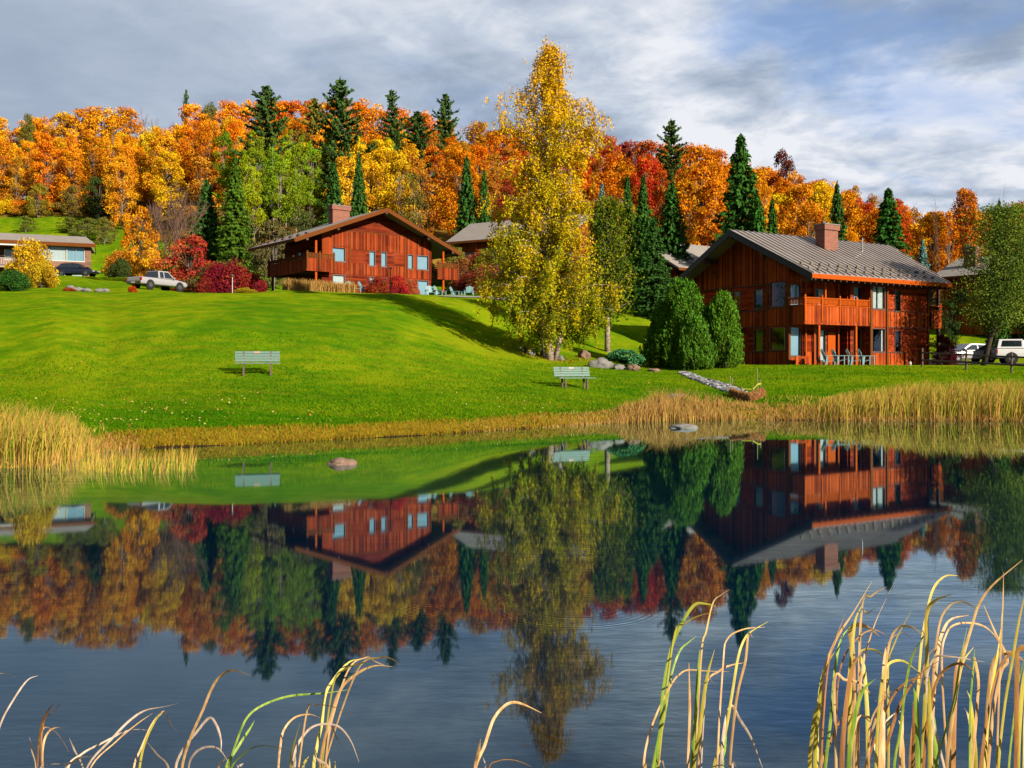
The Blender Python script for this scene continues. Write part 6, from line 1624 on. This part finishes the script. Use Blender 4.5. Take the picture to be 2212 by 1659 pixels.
# ---- cattail leaves on the near bank, traced blade by blade and given real depth, width and fold
CT = blade_mat('cattail_leaf', (.26, .40, .03), (.74, .60, .12), (.80, .58, .38))
CATM = {}
def cat_mat(key):
    if key not in CATM:
        cols = {'tan': ((.80, .52, .24), (.52, .28, .09)), 'white': ((.80, .64, .50), (.52, .38, .28)), 'yel': ((.62, .52, .08), (.46, .38, .045)), 'grn': ((.36, .46, .05), (.13, .26, .02)), 'brn': ((.50, .24, .07), (.28, .11, .03))}[key]
        m, n, out = new_mat('cattail_leaf_' + {'tan': 'tan', 'white': 'bleached', 'yel': 'yellow', 'grn': 'green', 'brn': 'brown'}[key])
        tc = n.new('ShaderNodeTexCoord'); mp = n.new('ShaderNodeMapping'); n.set(mp, 0, tc.outputs['Object']); mp.inputs['Scale'].default_value = (30, 30, 3)
        f = n.noise(mp.outputs[0], 2.2, 5, .6); big = n.noise(tc.outputs['Object'], 2.5, 3, .5)
        other = {'yel': (.75, .42, .12), 'grn': (.62, .52, .06), 'tan': (.78, .62, .2), 'white': (.70, .48, .30), 'brn': (.62, .40, .12)}[key]
        cols = (sc3(cols[0]), sc3(cols[1])); other = sc3(other)
        cols = tuple(tuple(q * .85 for q in p) for p in cols); other = tuple(q * .85 for q in other)
        c = n.mix(n.mapr(f, .35, .65), cols[0], cols[1]); c = n.mix(n.math('MULTIPLY', n.mapr(big, .5, .68), .7), c, other)
        d = n.new('ShaderNodeBsdfPrincipled'); n.set(d, 'Base Color', c); n.set(d, 'Roughness', .55); n.set(d, 'Specular IOR Level', .3)
        t = n.new('ShaderNodeBsdfTranslucent'); n.set(t, 0, c); mx = n.new('ShaderNodeMixShader'); mx.inputs[0].default_value = .25
        n.l.new(d.outputs[0], mx.inputs[1]); n.l.new(t.outputs[0], mx.inputs[2]); n.l.new(mx.outputs[0], out.inputs[0]); CATM[key] = m
    return CATM[key]
def catmull(P, n=7):
    P = [P[0] * 2 - P[1]] + P + [P[-1] * 2 - P[-2]]; out = []
    for i in range(1, len(P) - 2):
        for k in range(n):
            t = k / n; a, b, c, d = P[i - 1], P[i], P[i + 1], P[i + 2]
            out.append(.5 * ((2 * b) + (c - a) * t + (2 * a - 5 * b + 4 * c - d) * t * t + (3 * b - a - 3 * c + d) * t ** 3))
    out.append(P[-2]); return out
CR = random.Random(5)
def blade(parent, pts, w_, key, D, org, tip=.25, twist=None):
    """pts: (u, v) photo points from root to tip; the first one is carried down to the ground"""
    dd = CR.uniform(-.35, .35); n = len(pts); W = [at(u, v, D + dd * i / n) for i, (u, v) in enumerate(pts)]
    if pts[0][1] > 1600:
        g0 = Vector((W[0].x + CR.uniform(-.05, .05), D, 0)); g0.z = gz(g0.x, g0.y) - .02
        W = [g0] + ([g0.lerp(W[0], .5)] if W[0].z - g0.z > .3 else []) + W
    C = catmull([q - org for q in W]); L = len(C); tw = twist if twist is not None else CR.uniform(-.8, .8); vs = []
    for i, c in enumerate(C):
        t = i / (L - 1); d = (C[min(i + 1, L - 1)] - C[max(i - 1, 0)]).normalized()
        side = d.cross(Vector((0, -1, 0))); side = side.normalized() if side.length > .05 else Vector((1, 0, 0)); nrm = side.cross(d)
        a = tw * (.35 + .9 * sin(t * 4 + tw * 3)); s = side * cos(a) + nrm * sin(a); m_ = nrm * cos(a) - side * sin(a)
        ww = w_ * D / F * .5 * min(1, (1 - t) / tip + .12) * (.75 + .25 * min(1, t * 4))
        vs += [c - s * ww, c + m_ * ww * .28, c + s * ww]
    fs = []
    for i in range(L - 1): b = i * 3; fs += [(b, b + 1, b + 4, b + 3), (b + 1, b + 2, b + 5, b + 4)]
    me = bpy.data.meshes.new('leaf'); me.from_pydata([tuple(v) for v in vs], [], fs); me.update(); me.polygons.foreach_set('use_smooth', [True] * len(fs))
    return link_mesh('leaf', me, cat_mat(key), parent)
def Z4(p): return [((x / 2.011) / 1.2658, (1500 + y / 2.011) / 1.2658) for x, y in p]
def Z5(p): return [((1000 + x / 2.212) / 1.2658, (1500 + y / 2.212) / 1.2658) for x, y in p]
def Z6(p): return [((1900 + x / 2.458) / 1.2658, (1450 + y / 2.458) / 1.2658) for x, y in p]
PL = [
 ('bleached leaf and blunt tip reaching in at the far left edge', 3.9, Z4, [([(-60, 1230), (0, 975), (75, 830), (150, 725), (210, 698)], 6, 'white'), ([(-170, 1230), (-130, 900), (-60, 720), (0, 688), (50, 692), (92, 710)], 8, 'white')]),
 ('small tuft with a broken curled leaf left of the first bent pair', 3.8, Z4, [([(205, 1215), (215, 1060), (232, 960), (265, 890), (295, 850)], 7, 'brn'), ([(236, 1215), (238, 1080), (270, 1005), (325, 985), (380, 1020)], 7, 'tan'), ([(200, 1215), (180, 1120), (162, 1040)], 9, 'white'),
    ([(225, 1215), (235, 998), (300, 1005), (345, 1060), (380, 1120)], 4, 'tan'), ([(460, 1225), (410, 1110), (380, 1040)], 6, 'white'), ([(228, 1215), (240, 960), (285, 905), (330, 860), (370, 895)], 4, 'brn')]),
 ('group of pale leaves sweeping low to the right, ending in a thick bleached tip', 3.7, Z4, [([(470, 1225), (620, 1040), (720, 940), (800, 890), (900, 870), (985, 850)], 8, 'white'), ([(490, 1225), (640, 1060), (760, 960), (840, 905)], 5, 'tan'), ([(370, 1225), (450, 1130), (560, 1070), (680, 1010), (740, 995), (810, 998)], 8, 'white'),
    ([(220, 1225), (260, 1190), (330, 1185), (400, 1190)], 10, 'white'), ([(360, 1225), (400, 1175), (440, 1150), (510, 1140)], 9, 'white')]),
 ('tuft of two leaves folded sharply down at their tips', 3.8, Z4, [([(735, 1225), (780, 1090), (840, 960), (900, 895), (915, 915), (940, 965), (975, 1005)], 7, 'tan'), ([(765, 1225), (800, 1060), (870, 920), (905, 900)], 8, 'yel'), ([(930, 1225), (860, 1130), (805, 1060)], 9, 'white')]),
 ('tall leaf hooked over at the top with two arched ones at its foot', 3.9, Z4, [([(1000, 1225), (1045, 1050), (1110, 900), (1180, 740), (1250, 675), (1300, 672), (1378, 700)], 9, 'tan'), ([(965, 1225), (1010, 1100), (1080, 1010), (1150, 932), (1190, 970), (1215, 1050), (1215, 1120)], 9, 'white'), ([(1035, 1225), (1060, 1140), (1120, 1095), (1200, 1100), (1260, 1180)], 8, 'white'),
    ([(1200, 1225), (1225, 1170), (1255, 1130)], 8, 'white')]),
 ('yellow-green straight leaf with a long level one crossing above it', 4.0, Z4, [([(1240, 1225), (1310, 1090), (1375, 990), (1400, 945)], 10, 'grn'), ([(1255, 1225), (1320, 1010), (1375, 910), (1470, 850), (1600, 810), (1780, 795), (1925, 775)], 8, 'grn'), ([(1265, 1225), (1350, 1120), (1430, 1085), (1530, 1095), (1600, 1120)], 6, 'grn'), ([(1300, 1225), (1320, 1195), (1340, 1180)], 10, 'white')]),
 ('tallest left-hand group, leaves nodding to the right at their tips', 4.0, Z4, [([(1725, 1225), (1745, 1080), (1770, 960), (1790, 800), (1850, 700), (1920, 625), (1990, 605)], 11, 'yel'), ([(1755, 1225), (1775, 1090), (1810, 960), (1870, 780), (1960, 690), (2060, 645), (2160, 650)], 10, 'tan'), ([(1770, 1225), (1830, 760), (1895, 665), (1990, 630), (2060, 622)], 6, 'yel'),
    ([(1755, 1225), (1900, 700), (2010, 600), (2060, 620), (2120, 645)], 6, 'tan'), ([(1775, 1225), (1960, 680), (2090, 600), (2150, 605), (2200, 635)], 6, 'tan')]),
 ('low arching leaves around the foot of the tallest left-hand group', 3.8, Z4, [([(1530, 1225), (1540, 1100), (1560, 1000), (1620, 930), (1700, 912), (1760, 930)], 8, 'tan'), ([(1610, 1225), (1625, 1110), (1660, 1040), (1720, 980), (1800, 965), (1870, 985), (1930, 1060), (1975, 1175)], 9, 'white'), ([(1640, 1225), (1690, 890), (1740, 860), (1830, 870), (1955, 920)], 6, 'tan'),
    ([(1790, 1225), (1820, 980), (1850, 1040), (1895, 1105)], 6, 'brn'), ([(1598, 1225), (1605, 1120), (1650, 960)], 7, 'yel'), ([(1618, 1225), (1625, 1120)], 10, 'white'), ([(1665, 1225), (1680, 1170), (1700, 1140)], 9, 'yel'), ([(1810, 1225), (1760, 1170), (1730, 1145)], 10, 'white'), ([(1815, 1225), (1812, 1155)], 6, 'yel'), ([(1845, 1225), (1843, 1160)], 5, 'yel')]),
 ('lone hooked leaf with a cut stub at the bottom centre', 3.8, Z5, [([(660, 1345), (720, 1190), (770, 1040), (830, 960), (890, 930), (960, 945), (1065, 995)], 11, 'tan'), ([(665, 1345), (680, 1240), (695, 1150)], 13, 'tan'), ([(745, 1345), (800, 1285), (900, 1280), (1005, 1320)], 4, 'brn'), ([(725, 1345), (710, 1260)], 7, 'white')]),
 ('group of tall green leaves with bent tips at the left of the right-hand stand', 4.0, Z5, [([(1680, 1345), (1700, 1180), (1760, 1000), (1850, 820), (1900, 760), (1950, 735), (2050, 740), (2200, 745)], 8, 'tan'), ([(1735, 1345), (1780, 1100), (1800, 850), (1850, 600), (1920, 440), (1990, 340), (2060, 335), (2120, 350)], 12, 'grn'), ([(1755, 1345), (1810, 1000), (1850, 760), (1900, 620), (1950, 570), (2000, 530)], 8, 'grn'),
    ([(1990, 1345), (2030, 640), (2060, 500), (2100, 330), (2150, 280), (2205, 245)], 7, 'tan'), ([(1770, 1345), (1860, 560), (1930, 455), (2020, 405), (2120, 385)], 6, 'yel'), ([(1690, 1345), (1695, 1285)], 12, 'tan'), ([(1770, 1345), (1790, 1285), (1810, 1345)], 9, 'white')]),
 ('stout upright trio of cut and pointed leaves beside the bent green ones', 3.8, Z5, [([(1950, 1345), (1960, 1000), (1955, 690)], 11, 'tan'), ([(1975, 1345), (1995, 1000), (2010, 760), (2020, 610)], 12, 'grn'), ([(1985, 1345), (2020, 1100), (2060, 800), (2110, 610)], 12, 'yel'), ([(2010, 1345), (2050, 850), (2140, 740), (2212, 705), (2290, 690)], 7, 'tan'), ([(2030, 1345), (2060, 820), (2090, 800), (2120, 830)], 5, 'white')]),
 ('green leaves with a pale one snapped and hanging to the right', 3.7, Z6, [([(125, 1610), (200, 1380), (250, 1100), (290, 860), (330, 740), (380, 680), (490, 615)], 10, 'yel'), ([(235, 1610), (260, 1300), (290, 1080), (340, 880), (360, 700), (390, 720)], 9, 'tan'), ([(175, 1610), (200, 1320), (245, 1180), (300, 1270), (380, 1400), (455, 1598)], 11, 'white'), ([(150, 1610), (190, 900), (220, 730), (330, 665), (470, 650)], 7, 'tan'), ([(185, 1610), (200, 1480), (215, 1350)], 12, 'grn'), ([(255, 1610), (258, 1560), (280, 1598)], 8, 'white')]),
 ('leftmost slender leaves of the dense right-hand stand', 4.0, Z6, [([(845, 1610), (855, 1300), (870, 950), (920, 800), (980, 680), (1060, 560), (1190, 345)], 9, 'tan'), ([(875, 1610), (920, 1200), (940, 950), (980, 740), (1050, 640)], 11, 'grn'), ([(985, 1610), (1000, 1300), (1030, 1050), (1060, 750), (1080, 600), (1120, 510)], 12, 'yel'), ([(945, 1610), (950, 1300), (960, 1050), (1000, 860), (1100, 720), (1200, 670), (1300, 710)], 6, 'brn'), ([(840, 1610), (900, 1450), (980, 1280), (1060, 1235), (1130, 1250), (1190, 1300)], 11, 'brn'), ([(850, 1610), (870, 1200), (900, 900), (950, 720), (1010, 565)], 7, 'brn')]),
 ('pale leaf standing highest in the left half of the dense stand', 4.1, Z6, [([(1085, 1610), (1100, 1200), (1130, 900), (1170, 750), (1230, 580), (1340, 350)], 9, 'tan'), ([(1145, 1610), (1180, 1400), (1240, 1180), (1290, 950), (1290, 800), (1330, 720), (1400, 690), (1470, 740)], 8, 'tan'), ([(1300, 1610), (1300, 1200), (1300, 900), (1350, 740), (1400, 640), (1455, 540)], 9, 'yel'), ([(1080, 1610), (1110, 620), (1160, 560), (1225, 512)], 5, 'tan'), ([(1100, 1610), (1120, 560), (1190, 440), (1290, 380)], 6, 'tan')]),
 ('dark brown leaves leaning right across the dense stand', 3.7, Z6, [([(1225, 1610), (1280, 1470), (1380, 1170), (1500, 980), (1620, 890), (1760, 815)], 12, 'brn'), ([(1155, 1610), (1220, 1380), (1330, 1120), (1440, 1010), (1570, 990)], 9, 'brn'), ([(1340, 1610), (1380, 1350), (1410, 1100), (1440, 920), (1480, 800), (1530, 740)], 10, 'grn'), ([(1170, 1610), (1180, 1300), (1300, 1100), (1450, 1050), (1600, 1015)], 8, 'tan'), ([(950, 1610), (940, 1010), (1010, 1005), (1120, 1035), (1220, 1150)], 9, 'tan'), ([(1240, 1610), (1210, 1400), (1320, 1250), (1410, 1210)], 7, 'white')]),
 ('thick yellow leaf pair with thin dark tips in the middle of the dense stand', 3.9, Z6, [([(1460, 1610), (1490, 1200), (1520, 800), (1550, 600), (1600, 400), (1680, 310), (1770, 305)], 11, 'yel'), ([(1530, 1610), (1545, 1200), (1560, 850), (1560, 560), (1620, 470), (1730, 430)], 14, 'yel'), ([(1590, 1610), (1600, 1200), (1630, 850), (1660, 700), (1720, 600), (1840, 570)], 12, 'tan'), ([(1570, 1610), (1600, 1000), (1640, 650), (1700, 520), (1790, 480), (1880, 520), (1910, 550)], 8, 'tan'), ([(1465, 1610), (1470, 1350), (1465, 1150)], 12, 'brn')]),
 ('long orange-tan leaf reaching highest at the right', 3.8, Z6, [([(1690, 1610), (1740, 1200), (1790, 900), (1860, 650), (1910, 500), (2000, 370), (2200, 200)], 13, 'tan'), ([(1850, 1610), (1850, 1200), (1870, 950), (1880, 800)], 11, 'grn'), ([(1620, 1610), (1670, 1400), (1740, 1150), (1780, 900), (1830, 650)], 9, 'grn'), ([(1700, 1610), (1640, 650), (1760, 630), (1900, 630), (2000, 690), (2100, 840)][0:1] + [(1660, 900), (1690, 700), (1760, 630), (1900, 630), (2000, 690), (2100, 840)], 7, 'tan'), ([(1680, 1610), (1700, 1000), (1590, 870), (1720, 850), (1950, 885)][0:1] + [(1560, 1100), (1600, 870), (1720, 850), (1950, 885)], 8, 'white')]),
 ('brown and bent leaves at the right edge, one snapped back on itself', 3.9, Z6, [([(1920, 1610), (1960, 1300), (2020, 1000), (2100, 850), (2212, 800), (2300, 800)], 13, 'brn'), ([(1970, 1610), (2010, 1200), (2060, 950), (2100, 870), (2020, 690), (1940, 500)], 11, 'tan'), ([(2040, 1610), (2080, 1200), (2130, 900), (2180, 600), (2240, 350)], 10, 'yel'), ([(2030, 1610), (2060, 700), (2070, 500), (2075, 280)], 7, 'tan'), ([(2110, 1610), (2140, 1300), (2180, 1000), (2240, 800)], 10, 'grn'), ([(1950, 1610), (1985, 1150), (2030, 870), (2060, 640)], 15, 'yel'), ([(1860, 1610), (1900, 1150), (1905, 1000), (1880, 870), (1870, 850)], 13, 'tan')]),
]
for i, (lab, D, Z, bl) in enumerate(PL):
    px = Z(bl[0][0])[0][0]; x = (px - CX) / F * D; org = Vector((x, D, gz(x, D)))
    o = empty('cattail_plant', org, 0, lab, 'cattail', 'cattails on the near bank')
    for pts, w_, key in bl: blade(o, Z(pts), w_ * .60, key, D, org)
ORD2 = ['first', 'second', 'third', 'fourth', 'fifth', 'sixth', 'seventh', 'eighth', 'ninth']
# further stems that fill the right-hand stand
for i in range(9):
    u0 = [1770, 1815, 1855, 1900, 1945, 1990, 2040, 2120, 2190][i]; D = [4.3, 3.6, 4.4, 3.6, 4.3, 3.7, 4.4, 4.3, 3.6][i]
    x = (u0 - CX) / F * D; org = Vector((x, D, gz(x, D))); o = empty('cattail_plant', org, 0, ORD2[i] + ' slender filling tuft of the dense stand, counted from the left', 'cattail', 'slender filling tufts of the right-hand stand')
    for k in range(3):
        a = u0 + CR.uniform(-22, 22); hgt = CR.uniform(90, 330); ln = CR.uniform(-25, 85); key = CR.choice(['yel', 'tan', 'grn', 'brn', 'tan', 'yel'])
        pts = [(a, 1668), (a + ln * .15, 1668 - hgt * .45), (a + ln * .5, 1668 - hgt * .85), (a + ln, 1668 - hgt)]
        if CR.random() < .4: pts += [(a + ln + 30, 1668 - hgt - 6), (a + ln + 62, 1668 - hgt + 16)]
        blade(o, pts, CR.uniform(6, 11), key, D, org)
print('objects', len(bpy.data.objects))
